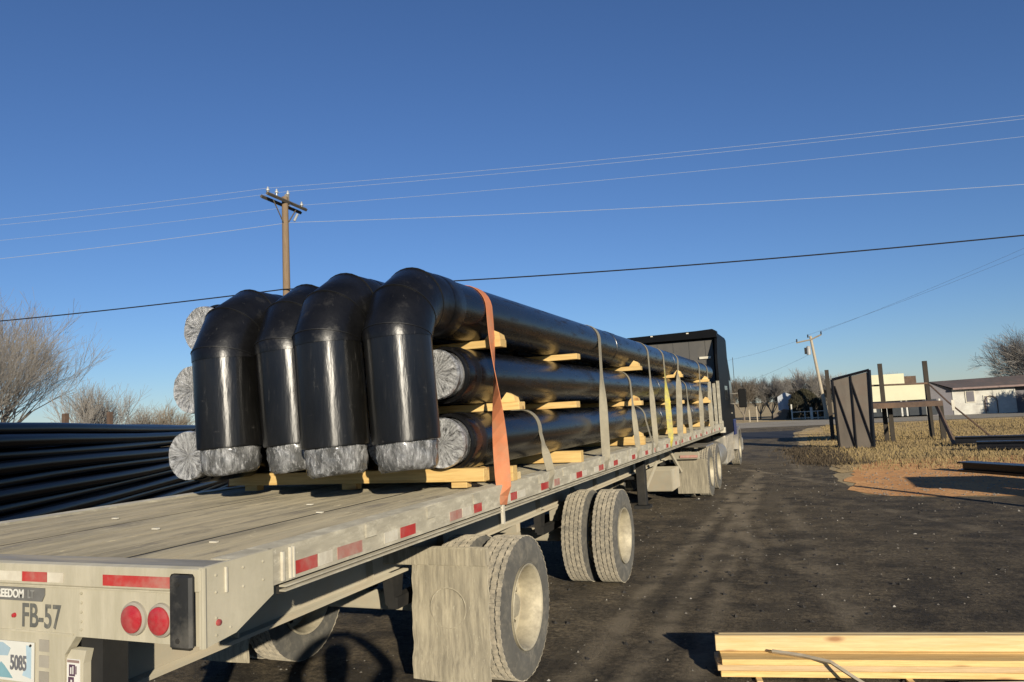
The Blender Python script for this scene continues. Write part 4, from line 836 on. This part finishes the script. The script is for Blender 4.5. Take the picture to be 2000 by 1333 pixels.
# ================================================================== TRUCK
def truck():
    T = thing('semi_truck', 'black semi truck with tall sleeper cab pulling the trailer', 'truck', (XC, 22, 0))
    x0, x1 = XC - 1.24, XC + 1.22
    yb = 20.1
    obj('cab_back', MB().bbox(x0 + .12, x1 - .13, yb, yb + .1, 1.2, 3.62, .01), m_tpan, T)
    for k in range(5): obj('panel_rib', MB().box(x0 + .45 + k * .42, x0 + .465 + k * .42, yb - .012, yb - .001, 1.25, 3.6), m_tpan, T)
    P = [(x0, 1.1), (x1, 1.1), (x1, 3.72), (x1 - .03, 3.80), (x1 - .1, 3.84), (XC, 3.85), (x0 + .1, 3.84), (x0 + .03, 3.80), (x0, 3.72)]
    fixn(obj('sleeper_body', MB().prism(P, yb + .101, 22.2), m_tcab, T))
    for s in (1, -1):
        X = x1 if s > 0 else x0
        fixn(obj('side_fairing', MB().prism([(yb - .45, 1.1), (yb + .1, 1.1), (yb + .1, 3.68), (yb - .12, 3.66), (yb - .38, 3.2)], X - s * .0 + (0 if s < 0 else -.06), X + (.06 if s < 0 else 0), 'X'), m_tcab, T))
    fixn(obj('roof_fairing', MB().prism([(x0, 3.66), (x1, 3.66), (x1 - .0, 3.82), (x1 - .1, 3.88), (x1 - .5, 3.86), (x0 + .1, 3.83), (x0 + .03, 3.80)], yb - .18, yb + .099), m_tcab, T))
    for x in (XC - .5, XC + .45): obj('roof_marker', MB().box(x, x + .06, yb - .2, yb - .181, 3.80, 3.83), m_wht, T)
    obj('work_lamp', MB().box(x1 - .5, x1 - .2, yb - .05, yb - .002, 3.12, 3.18), m_wht, T)
    P = [(22.2, 1.1), (23.6, 1.1), (23.6, 1.75), (23.35, 2.0), (22.95, 2.75), (22.2, 3.6)]
    cab = fixn(obj('cab', MB().prism(P, x0 + .03, x1 - .03, 'X'), m_tcab, T))
    for s in (1, -1):
        X = x1 - .03 if s > 0 else x0 + .03
        d = fixn(obj('door', MB().prism([(22.25, 1.15), (23.35, 1.15), (23.35, 1.8), (22.25, 1.8)], X, X + s * .02, 'X'), m_tcab, T)); obj('handle', MB().box(min(X + s * .021, X + s * .04), max(X + s * .021, X + s * .04), 22.32, 22.5, 1.62, 1.66), m_chrome, d)
        fixn(obj('door_window', MB().prism([(22.3, 1.9), (23.3, 1.9), (22.95, 2.55), (22.3, 2.6)], X + s * .001, X + s * .012, 'X'), m_glass, T))
        fixn(obj('side_window', MB().prism([(20.8, 2.0), (21.5, 2.0), (21.5, 2.4), (20.8, 2.4)], (x1 if s > 0 else x0) + s * .001, (x1 if s > 0 else x0) + s * .012, 'X'), m_glass, T))
        mr = obj('mirror', MB().bbox(*sorted((x1 + s * 0 + .16, x1 + .38) if s > 0 else (x0 - .38, x0 - .16)), 22.95, 23.07, 1.78, 2.32, .02), m_mirror, T)
        for z in (1.9, 2.2): obj('mirror_arm', MB().tube([(X, 23.0, z), (X + s * .25, 23.0, z)], .015, 6), m_chrome, mr)
        obj('step_fairing', MB().bbox(*sorted((X - s * .35, X + s * .0)), 20.4, 22.4, .32, 1.09, .03), m_chrome, T)
        for k in range(6): obj('step_rib', MB().box(*sorted((X + s * .001, X + s * .012)), 20.5 + k * .33, 20.6 + k * .33, .36, 1.05), m_chrome, T)
        obj('exhaust_stack', MB().tube([(X - s * .12, yb - .3, 1.2), (X - s * .12, yb - .3, 2.5)], .055, 12), m_tcab, T, smooth=40)
        obj('antenna', MB().tube([(X + s * .14, 22.6, 2.3), (X + s * .15, 22.55, 3.25)], .008, 5), m_black, T)
    fixn(obj('hood', MB().prism([(23.61, .9), (25.6, .9), (25.75, 1.2), (25.6, 1.55), (23.61, 1.95)], XC - .75, XC + .75, 'X'), m_tblue, T))
    fixn(obj('windscreen', MB().add([(x0 + .15, 23.37, 2.02), (x1 - .15, 23.37, 2.02), (x1 - .15, 22.99, 2.75), (x0 + .15, 22.99, 2.75)], [(0, 1, 2, 3)]), m_glass, T))
    for s in (1, -1):
        X = x1 - .02 if s > 0 else x0 + .02
        arc = [(24.45 + .68 * cos(a), .52 + .68 * sin(a)) for a in [pi * k / 10 for k in range(11)]]; arc2 = [(24.45 + .58 * cos(a), .52 + .58 * sin(a)) for a in [pi * k / 10 for k in range(10, -1, -1)]]
        fixn(obj('front_fender', MB().prism(arc + arc2, *sorted((X - s * .42, X)), 'X'), m_chrome, T, smooth=40)); obj('blue_side_panel', MB().bbox(*sorted((X + s * .001, X + s * .03)), 22.6, 23.3, 1.0, 1.45, .01), m_tblue, T)
        obj('headlight', MB().lathe([(25.7, .12), (25.76, .1), (25.78, 0)], (X - s * .3, 0, 1.0), 'Y', 16), m_glass, T)
        wheel(T, X - s * .15, 24.45, s)
    obj('front_bumper', MB().bbox(x0 + .05, x1 - .05, 25.62, 25.85, .35, .8, .04), m_chrome, T)
    for x in (-2.95, mir(-2.95)): obj('chassis_rail', MB().box(x - .04, x + .04, 15.5, 25.5, .72, .98), m_dark, T)
    obj('fifth_wheel', MB().box(XC - .5, XC + .5, 16.9, 17.9, .99, 1.07), m_dark, T)
    obj('rear_cross_bar', MB().bbox(x0 + .1, x1 - .05, 15.42, 15.49, .84, .98, .01), m_beam, T)
    obj('tail_lamp', MB().box(-2.55, -2.2, 15.39, 15.418, .87, .92), m_redf, T)
    for y in (16.35, 17.7):
        for s in (1, -1):
            xo = -2.19 if s > 0 else mir(-2.19); xi = -2.535 if s > 0 else mir(-2.535); wheel(T, xo, y, s); wheel(T, xi, y, -s)
        obj('axle', MB().tube([(mir(-2.3), y, .508), (-2.3, y, .508)], .09, 12), m_dark, T, smooth=40)
    for s in (1, -1):
        a, c = sorted((-2.66, -2.05)) if s > 0 else sorted((mir(-2.66), mir(-2.05)))
        obj('mud_flap', MB().box(a, c, 15.55, 15.565, .14, .83), m_flap, T)
        obj('quarter_fender', MB().bbox(a, c, 15.8, 17.0, 1.045, 1.075, .01), m_chrome, T)
        obj('fuel_tank', MB().lathe([(18.6, 0), (18.6, .28), (18.64, .31), (19.96, .31), (20.0, .28), (20.0, 0)], ((-2.40 if s > 0 else mir(-2.40)), 0, .66), 'Y', 24), m_chrome, T, smooth=35)
    obj('battery_box', MB().bbox(-3.0, -2.5, 14.1, 14.9, .35, .75, .02), m_beam, TR)
truck()

# ================================================================== PIPES ON THE TRAILER
PR = .203
COLX = [-4.13, -3.69, -3.25, -2.81, -2.37]
ROWZ = [1.752, 2.222, 2.695]
def wrap_disc(r, y, parent, rnd):
    """puckered film stretched over a pipe mouth, radial folds modelled"""
    mb = MB(); n = 64; rings = [0, .15, .4, .65, .85, .97, 1.0]; vs_ = [(0, .012, 0)]
    ph = [rnd.random() * 6.28 for _ in range(4)]
    for j, q in enumerate(rings[1:]):
        for k in range(n):
            a = 2 * pi * k / n; f = (sin(a * 9 + ph[0]) * .5 + sin(a * 17 + ph[1]) * .35 + sin(a * 29 + ph[2]) * .25) * .006 * q * (1.6 - q)
            dpt = .012 * (1 - q) + f + (-.004 if q > .8 else 0) + (.03 if q == 1.0 else 0); vs_.append((r * q * cos(a) * 1.0, dpt, r * q * sin(a)))
    fs = [(0, 1 + k, 1 + (k + 1) % n) for k in range(n)]
    for j in range(len(rings) - 2):
        for k in range(n): fs.append((1 + j * n + k, 1 + (j + 1) * n + k, 1 + (j + 1) * n + (k + 1) % n, 1 + j * n + (k + 1) % n))
    mb.add(vs_, fs); return mb
rp = random.Random(2)
ynames = ['leftmost', 'second from left', 'middle', 'second from right', 'rightmost']
starts = {(0, 0): 4.22, (0, 1): 4.27, (0, 2): 4.33, (4, 0): 4.72, (4, 1): 4.68}
for ri in range(3):
    for ci in range(5):
        if ri == 2 and ci > 0: continue
        x = COLX[ci] + rp.uniform(-.004, .004) + (.05 if ri == 2 else 0); z = ROWZ[ri] - (.035 if ri == 2 else 0); ys = starts.get((ci, ri), 4.75 + rp.random() * .15); ye = 18.85 + rp.uniform(-.3, .1)
        t_ = thing('wrapped_pipe', '%s pipe of the %s layer on the trailer, mouth wrapped in film' % (ynames[ci], ('bottom', 'middle', 'top')[ri]), 'pipe', (x, ys - .14, z), 0, 'straight black pipes on the trailer')
        prof = [(ys, PR * .84), (ys, PR * .985), (ys + .01, PR), (ys + .1, PR * 1.0)]
        # slim lap joints in the jacket
        for yj in (8.25, 11.6, 15.1):
            yj += rp.uniform(-.1, .1); prof += [(yj - .012, PR), (yj - .010, PR + .004), (yj + .30, PR + .004), (yj + .302, PR)]
        prof += [(ye, PR), (ye, PR * .8)]
        obj('pipe_jacket', MB().lathe(prof, (x, 0, z), 'Y', 40), m_pipe, t_, smooth=35)
        obj('pipe_stub', MB().lathe([(ys + .001, .165), (ys - .118, .168), (ys - .13, .160)], (x, 0, z), 'Y', 36), m_wrap, t_, smooth=35)
        fixn(obj('end_wrap', wrap_disc(.174, 0, t_, rp), m_wrapd, t_, smooth=60, local=True))
        obj('end_sleeve', MB().lathe([(ys - .03, .178), (ys - .002, PR * .93), (ys + .16, PR + .006), (ys + .20, PR + .001)], (x, 0, z), 'Y', 36), m_seam, t_, smooth=35)
legs = {1: (3.98, radians(3.0), 1.80, .39), 2: (4.08, radians(4.5), 1.80, .36), 3: (3.92, radians(3.2), 1.78, .35), 4: (4.03, radians(3.2), 1.79, .34)}
for ci, (yl, tilt, zb, R_) in legs.items():
    x = COLX[ci]; z = ROWZ[2]; yc = yl + R_; zc = z - R_; Rv = R_ / cos(radians(15))
    lab = {1: 'leftmost', 2: 'second from left', 3: 'third from left', 4: 'rightmost'}[ci]
    t_ = thing('bent_pipe', '%s of the four black pipes with elbows bending down over the deck' % lab, 'pipe', (x, yl, z), 0, 'black pipes with elbows hanging at the rear')
    J = [(x, yc - Rv * cos(radians(p)), zc + Rv * sin(radians(p))) for p in (15, 45, 75)]
    def rot(mb):   # swing the hanging leg about the pipe's own axis
        c_, s_ = cos(tilt), sin(tilt); mb.v = [(x + (p[0] - x) * c_ - (p[2] - z) * s_, p[1], z + (p[0] - x) * s_ + (p[2] - z) * c_) for p in mb.v]; return mb
    ye = 18.8 + rp.uniform(-.3, .1); n = 40; r_p = .210
    prof = [(yc - .0, r_p)]
    for yj in (9.0, 13.2): prof += [(yj, r_p), (yj + .002, r_p + .004), (yj + .3, r_p + .004), (yj + .302, r_p)]
    obj('pipe_jacket', MB().lathe(prof + [(ye, r_p), (ye, .17)], (x, 0, z), 'Y', n), m_pipe, t_, smooth=35)
    obj('elbow', rot(MB().tube([(x, yl, J[0][2] - .022), *J, (x, yc + .10, z)], .216, n, caps=False)), m_elbow, t_, smooth=50)
    obj('elbow_collar', rot(MB().lathe([(yc + .09, .2172), (yc + .105, .220), (yc + .26, .220), (yc + .28, .211)], (x, 0, z), 'Y', n)), m_elbow, t_, smooth=35)
    for j in J: 
        d = Vector((0, j[1] - yc, j[2] - zc)); pl = d.normalized(); ring = []
        ax = Vector((1, 0, 0)); 
        pts = [Vector(j) + (ax * cos(a) + pl * (sin(a) / cos(radians(15)))) * .2165 for a in [2 * pi * k / 32 for k in range(33)]]
        obj('seam_bead', rot(MB().tube(pts, .004, 5, caps=False)), m_seam, t_, smooth=60)
    rr = random.Random(ci + 40)
    obj('pipe_leg', rot(MB().lathe([(J[0][2] + .02, .2125), (zb + .012, .2125), (zb + .0, .208), (zb, .18)], (x, yl, 0), 'Z', n)), m_leg, t_, smooth=35)
    # film round the leg's lower end, wavy rim
    mb = MB(); n2 = 48; vs_ = []; fs = []; levels_ = [(zb - .001, .190), (zb - .02, .194), (zb - .05, .188), (zb - .08, .190), (zb - .115, .186), (zb - .15, .179), (zb - .172, .155), (zb - .176, 0.02)]
    for (zz, r_) in levels_:
        for k in range(n2): a = 2 * pi * k / n2; q = r_ + (.004 * sin(a * 7 + zz * 60 + ci) + .003 * sin(a * 13 - zz * 110) + rr.uniform(-.0035, .0035)) * (1 if r_ > .1 else 0); vs_.append((x + q * cos(a), yl + q * sin(a), zz + (.008 * sin(a * 2 + ci) if r_ > .1 and zz < zb - .1 else 0)))
    for j in range(len(levels_) - 1):
        for k in range(n2): fs.append((j * n2 + k, j * n2 + (k + 1) % n2, (j + 1) * n2 + (k + 1) % n2, (j + 1) * n2 + k))
    fixn(obj('end_wrap', rot(mb.add(vs_, fs)), m_wrap, t_, smooth=50))

# ------------------------------------------------------------------ dunnage timbers and chocks
def board(x0, x1, y, z0, z1, wy, lab, mat=m_dun, rz=0, nm='dunnage_board', grp='timbers between the pipes'):
    b_ = obj(nm, MB().bbox((x0 - x1) / 2, (x1 - x0) / 2, -wy / 2, wy / 2, 0, z1 - z0, .003), mat, None, ((x0 + x1) / 2, y, z0), local=True)
    b_.location = ((x0 + x1) / 2, y, z0); b_.rotation_euler = (0, 0, rz); return tag(b_, lab, 'timber', grp)
Yd = [5.12, 6.92, 9.85, 13.35, 17.1]; ordn = ['nearest', 'second', 'third', 'fourth', 'farthest']
for i, y in enumerate(Yd):
    board(-4.52, -2.07, y + (.05 if i == 0 else 0), 1.437, 1.546, .09, '%s pine timber under the bottom pipe layer' % ordn[i])
    board(-4.48, -2.055, y + (.23 if i == 0 else -.08), 1.957, 2.017, .13, '%s pine board between the bottom and middle pipe layers' % ordn[i], m_pine2)
    board(-4.48, -2.07 - (0 if i else .02), y + (.0 if i == 0 else .08), 2.427, 2.483, .12, '%s pine board between the middle and top pipe layers' % ordn[i], m_dun)
    for (z, dy, nm_) in ((2.0185, .23 if i == 0 else -.08, 'middle'), (2.4845, 0 if i == 0 else .08, 'top'), (1.5475, .05 if i == 0 else 0, 'bottom')):
        if i == 1 and nm_ != 'bottom' or (nm_ == 'bottom' and i not in (2, 3)): continue
        wy = .045; k = MB().add([(-.06, -wy, 0), (.07, -wy, 0), (.075, wy, 0), (-.06, wy, 0), (.005, -wy, .075), (.062, -wy, .05), (.066, wy, .035), (.005, wy, .07)], [(0, 3, 2, 1), (4, 5, 6, 7), (0, 1, 5, 4), (1, 2, 6, 5), (2, 3, 7, 6), (3, 0, 4, 7)])
        c_ = fixn(obj('wooden_chock', k, m_pine2, None, None, local=True)); c_.location = (-2.165, y + dy, z)
        tag(c_, '%s wooden chock wedged by the right-hand pipe of the %s layer' % (ordn[i], nm_), 'chock', 'chocks nailed on the boards')
board(-4.30, -2.10, 4.72, 1.480, 1.570, .095, 'long pine timber lying across the deck below the elbows', m_dun, 0)
board(-2.30, -2.09, 5.29, 1.437, 1.49, .09, 'short pine block on the nearest timber behind the orange strap', m_pine, 0)

for k_, x_ in enumerate((-4.1, -3.2, -2.3)):
    board(x_ - .06, x_ + .06, 4.73, 1.436, 1.479, .08, ('left', 'middle', 'right')[k_] + ' wood block under the long timber below the elbows', m_dun, 0, 'wood_block')
# ------------------------------------------------------------------ straps
def ribbon(pts, wdirs, width, thick=.004):
    mb = MB(); vs_ = []; n = len(pts)
    for i in range(n):
        tg = (pts[min(i + 1, n - 1)] - pts[max(i - 1, 0)]).normalized(); wd = (wdirs[i] - tg * wdirs[i].dot(tg)).normalized(); nn = tg.cross(wd) * thick / 2
        for (s, e) in ((-1, -1), (1, -1), (1, 1), (-1, 1)): vs_.append(pts[i] + wd * (s * width / 2) + nn * e)
    fs = [(0, 1, 2, 3), tuple((n - 1) * 4 + k for k in (3, 2, 1, 0))]
    for i in range(n - 1):
        for k in range(4): fs.append((i * 4 + k, i * 4 + (k + 1) % 4, (i + 1) * 4 + (k + 1) % 4, (i + 1) * 4 + k))
    return mb.add(vs_, fs)
def strap(ytop, ybot, row, lab, mat, twist=0., width=.095, mat2=None, tw=(.25, .6), tail=False):
    r_ = (.211 if row == 2 else PR) + .004; zc = ROWZ[row]; xr = COLX[4]; xl = COLX[0]
    pts = []; ang = []
    X = XR + .006
    # left side up from rail, over the layer, and down to the right rail
    pts.append(Vector((XL - .006, 0, 1.40))); ang.append(0)
    for k in range(7): a = pi - (pi / 2) * k / 6; pts.append(Vector((xl + r_ * cos(a), 0, zc + r_ * sin(a)))); ang.append(0)
    if row == 2:
        for c_ in (-3.69, -3.25, -2.81): pts.append(Vector((c_, 0, zc + r_ + .001))); ang.append(0)
    for k in range(9): a = pi / 2 - (pi / 2 - .04) * k / 8; pts.append(Vector((xr + r_ * cos(a), 0, zc + r_ * sin(a)))); ang.append(0)
    e = pts[-1].copy(); end = Vector((X, 0, 1.425)); ns = 14
    for k in range(1, ns + 1):
        f = k / ns; pts.append(e.lerp(end, f)); q = min(1, max(0, (f - tw[0]) / (tw[1] - tw[0]))); ang.append(twist * (q * q * (3 - 2 * q)))
    pts.append(Vector((X + .001, 0, 1.36))); ang.append(twist); pts.append(Vector((X + .001, 0, 1.30))); ang.append(twist)
    fin = -pi if twist < -1.6 else 0; m0 = len(ang)
    for j, f_ in ((1, 1.), (2, .85), (3, .3)): ang[m0 - j] = ang[m0 - j] * (1 - f_) + fin * f_
    L = [0]
    for i in range(1, len(pts)): L.append(L[-1] + (pts[i] - pts[i - 1]).length)
    i0 = next(i for i, p in enumerate(pts) if p.x >= xr - .001 and p.z > zc)
    for i, p in enumerate(pts): p.y = ytop + (ybot - ytop) * max(0, (L[i] - L[i0])) / (L[-1] - L[i0])
    wd = []
    n = len(pts)
    for i in range(n):
        tg = (pts[min(i + 1, n - 1)] - pts[max(i - 1, 0)]).normalized(); wd.append(Matrix.Rotation(ang[i], 3, tg) @ Vector((0, 1, 0)))
    i1 = n - 14
    if mat2 is not None:
        t_ = thing('tie_down_strap', lab, 'strap', (X, ybot, 1.3), 0, 'straps tying the pipes down')
        obj('grey_webbing', fixn_(ribbon(pts[:i1], wd[:i1], width)), mat, t_); obj('yellow_webbing', ribbon(pts[i1 - 1:], wd[i1 - 1:], width), mat2, t_)
    else:
        t_ = tag(obj('tie_down_strap', ribbon(pts, wd, width), mat, None, (X, ybot, 1.3)), lab, 'strap', 'straps tying the pipes down')
    if tail: obj('webbing_tail', MB().box(X - .02, X + .0, ybot - .012, ybot + .016, 1.17, 1.30), m_wht, t_)
def fixn_(m): return m
strap(5.08, 4.86, 2, 'orange strap over the top pipes at the rear of the load', m_orange, radians(-112), .112, None, (.08, 1.0), True)
strap(6.15, 5.86, 0, 'grey strap over the bottom pipe layer just past the orange strap', m_strap, radians(55), .07)
strap(8.28, 7.66, 2, 'widest grey strap over the top pipes, second from the rear', m_strap, radians(66), .092, None, (.25, .7))
strap(9.75, 9.22, 1, 'grey strap over the middle pipe layer between two taller straps', m_strap, radians(55), .07)
strap(11.0, 10.4, 2, 'third tall grey strap over the top pipes', m_strap, radians(60), .078)
strap(10.6, 10.15, 0, 'short grey strap over the bottom layer near the third tall strap', m_strap, radians(0), .07)
strap(12.25, 11.6, 2, 'strap with yellow lower half over the top pipes', m_strap, radians(60), .09, m_yel)
strap(13.8, 12.45, 2, 'tall grey strap just beyond the yellow one', m_strap, radians(70), .10, None, (.1, .4))
strap(14.6, 13.7, 1, 'grey strap over the middle layer in the far half', m_strap, radians(55), .07)
strap(16.6, 15.15, 2, 'tall grey strap second from the front of the load', m_strap, radians(60), .09)
strap(17.9, 16.7, 2, 'tall grey strap nearest the truck cab', m_strap, radians(60), .09)

# ================================================================== LUMBER PILE, FOREGROUND RIGHT
def lumber():
    A = Vector((-.74, 5.52)); B = Vector((1.25, 5.92)); d = (B - A).normalized(); rz = atan2(d.y, d.x); n_ = Vector((-d.y, d.x)); Lg = 4.0
    lay = [(.022, 0, .0, m_pine2, 'lowest'), (.062, .004, -.02, m_pineg2, 'tan middle'), (.102, .0, .012, m_pine2, 'upper flat')]
    for (z, off, sx, mt, nm) in lay:
        for j in range(2):
            yo = off + .075 + j * .148
            c = A + d * (Lg / 2 + sx) + n_ * (yo - .0)
            o = obj('pine_board', MB().bbox(-Lg / 2, Lg / 2, -.0715, .0715, 0, .039, .0025), mt, None, (c.x, c.y, z), local=True); o.location = (c.x, c.y, z); o.rotation_euler = (0, 0, rz)
            tag(o, '%s pine board in the %s of the lumber pile' % (nm, 'front row' if j == 0 else 'back row'), 'board', 'boards in the lumber pile')
    for j in range(2):
        c = A + d * (Lg / 2 - .012 + j * .03) + n_ * (.205 + j * .045); z = .142
        o = obj('pine_board', MB().bbox(-Lg / 2, Lg / 2, -.0195, .0195, 0, .108, .0025), m_pine, None, (c.x, c.y, z), local=True); o.location = (c.x, c.y, z); o.rotation_euler = (0, 0, rz)
        tag(o, 'pale pine board standing on edge %s the lumber pile' % ('on top of' if j == 0 else 'behind the front one on'), 'board', 'boards in the lumber pile')
    for k, s in enumerate((.25, 1.22, 3.0)):
        c = A + d * s + n_ * .1; o = obj('sticker_block', MB().bbox(-.02, .02, -.17, .16, 0, .018, .002), m_pine, None, (c.x, c.y, .004), local=True); o.location = (c.x, c.y, .004); o.rotation_euler = (0, 0, rz)
        tag(o, ('thin spacer stick under the left end of the lumber pile', 'thin spacer stick poking out under the middle of the lumber pile', 'thin spacer stick under the right part of the lumber pile')[k], 'spacer')
    P = [Vector((-.40, 5.70, .165)), Vector((-.2, 5.655, .162)), Vector((-.02, 5.59, .150)), Vector((.12, 5.52, .08)), Vector((.26, 5.45, .015))]
    tag(obj('wooden_lath', MB().tube(P, .014, 4), m_pineg, None, tuple(P[-1])), 'weathered grey lath leaning across the front of the lumber pile', 'lath')
    tag(obj('ground_lath', MB().tube([(.74, 5.72, .02), (2.2, 6.02, .06)], .018, 4), m_pineg, None, (.74, 5.72, 0)), 'tan lath lying on the ground in front of the lumber pile', 'lath')
lumber()

# ================================================================== PHOTOGRAPHER (behind the camera; casts the shadow on the yard)
def person():
    V = lambda lat, fw, z: Vector((lat * cos(YAW) - fw * sin(YAW), lat * sin(YAW) + fw * cos(YAW), z))
    base = V(.06, -.36, 0)
    r = thing('person', 'person in a dark jacket holding a phone up with both hands', 'person', tuple(base))
    J = [('pel', V(.06, -.36, .98), .15), ('abd', V(.06, -.35, 1.15), .14), ('chest', V(.06, -.33, 1.36), .155), ('neck', V(.06, -.31, 1.55), .062), ('hd0', V(.06, -.27, 1.68), .09), ('hd1', V(.06, -.25, 1.77), .125), ('hd2', V(.06, -.26, 1.86), .095)]
    vs_ = [j[1] for j in J]; rs = [j[2] for j in J]; ed = [(0, 1), (1, 2), (2, 3), (3, 4), (4, 5), (5, 6)]
    def chain(start, pts):
        p = start
        for q, rad in pts: vs_.append(q); rs.append(rad); ed.append((p, len(vs_) - 1)); p = len(vs_) - 1
    for s in (-1, 1):
        ex = .06 + s * (.40 if s > 0 else .36)
        chain(2, [(V(.06 + s * .18, -.33, 1.48), .085), (V(.06 + s * .30, -.24, 1.60), .075), (V(ex, -.15, 1.70), .068), (V(.06 + s * .24, -.09, 1.85), .052), (V(.05 + s * .105, -.06, 1.93), .036)])
        chain(0, [(V(.06 + s * .10, -.36, .88), .105), (V(.06 + s * .13, -.34, .50), .065), (V(.06 + s * .15, -.37, .10), .045), (V(.06 + s * .16, -.26, .045), .04), (V(.06 + s * .17, -.17, .04), .035)])
    me = bpy.data.meshes.new('body'); me.from_pydata([v - base for v in vs_], ed, []); o = bpy.data.objects.new('body', me); COL.objects.link(o)
    sk = o.modifiers.new('skin', 'SKIN')
    for i, sv in enumerate(me.skin_vertices[0].data): sv.radius = (rs[i], rs[i] * (.72 if i in (0, 1, 2) else 1)); sv.use_root = (i == 0)
    sb = o.modifiers.new('sub', 'SUBSURF'); sb.levels = sb.render_levels = 2
    me2 = bpy.data.meshes.new_from_object(o.evaluated_get((bpy.context.view_layer.update(), bpy.context.evaluated_depsgraph_get())[1])); bpy.data.objects.remove(o)
    me2.materials.append(M('dark_jacket_cloth', (.03, .035, .05), .9, bump=.1))
    for p in me2.polygons: p.use_smooth = True
    b_ = bpy.data.objects.new('body', me2); COL.objects.link(b_); b_.parent = r; WL[b_.name] = base
    skin = M('skin', (.42, .24, .16), .6, bump=0)
    obj('cap', MB().lathe([(1.82, .112), (1.86, .108), (1.90, .085), (1.922, .035), (1.925, 0)], tuple(V(.06, -.26, 0)), 'Z', 20), m_dark, r, smooth=60)
    for s in (-1, 1):
        mb = MB(); c = V(.05 + s * .09, -.035, 1.935)
        mb.tube([V(.05 + s * .105, -.06, 1.90), V(.05 + s * .095, -.045, 1.925), c], .022, 10, rs=[.024, .030, .024])
        for k in range(4):
            zz = 1.955 - k * .017; mb.tube([V(.05 + s * .092, -.04, zz - .01), V(.05 + s * .086, -.012, zz), V(.05 + s * .07, -.006, zz + .002)], .008, 8, rs=[.009, .008, .007])
        mb.tube([V(.05 + s * .09, -.045, 1.91), V(.05 + s * .075, -.036, 1.925), V(.05 + s * .055, -.032, 1.935)], .009, 8, rs=[.011, .009, .008])
        obj('hand', mb, skin, r, smooth=60)
    # phone edge-on just behind the viewpoint
    c = [V(-.022, -.014, 1.893), V(.126, -.014, 1.893), V(.126, -.014, 1.965), V(-.022, -.014, 1.965)]; d = V(0, -.008, 0)
    tag(fixn(obj('phone', MB().add(c + [p + d for p in c], [(0, 1, 2, 3), (7, 6, 5, 4), (0, 4, 5, 1), (1, 5, 6, 2), (2, 6, 7, 3), (3, 7, 4, 0)]), m_black, None, tuple(V(.05, -.018, 1.89)))), 'black phone held up sideways in both hands', 'phone')
person()
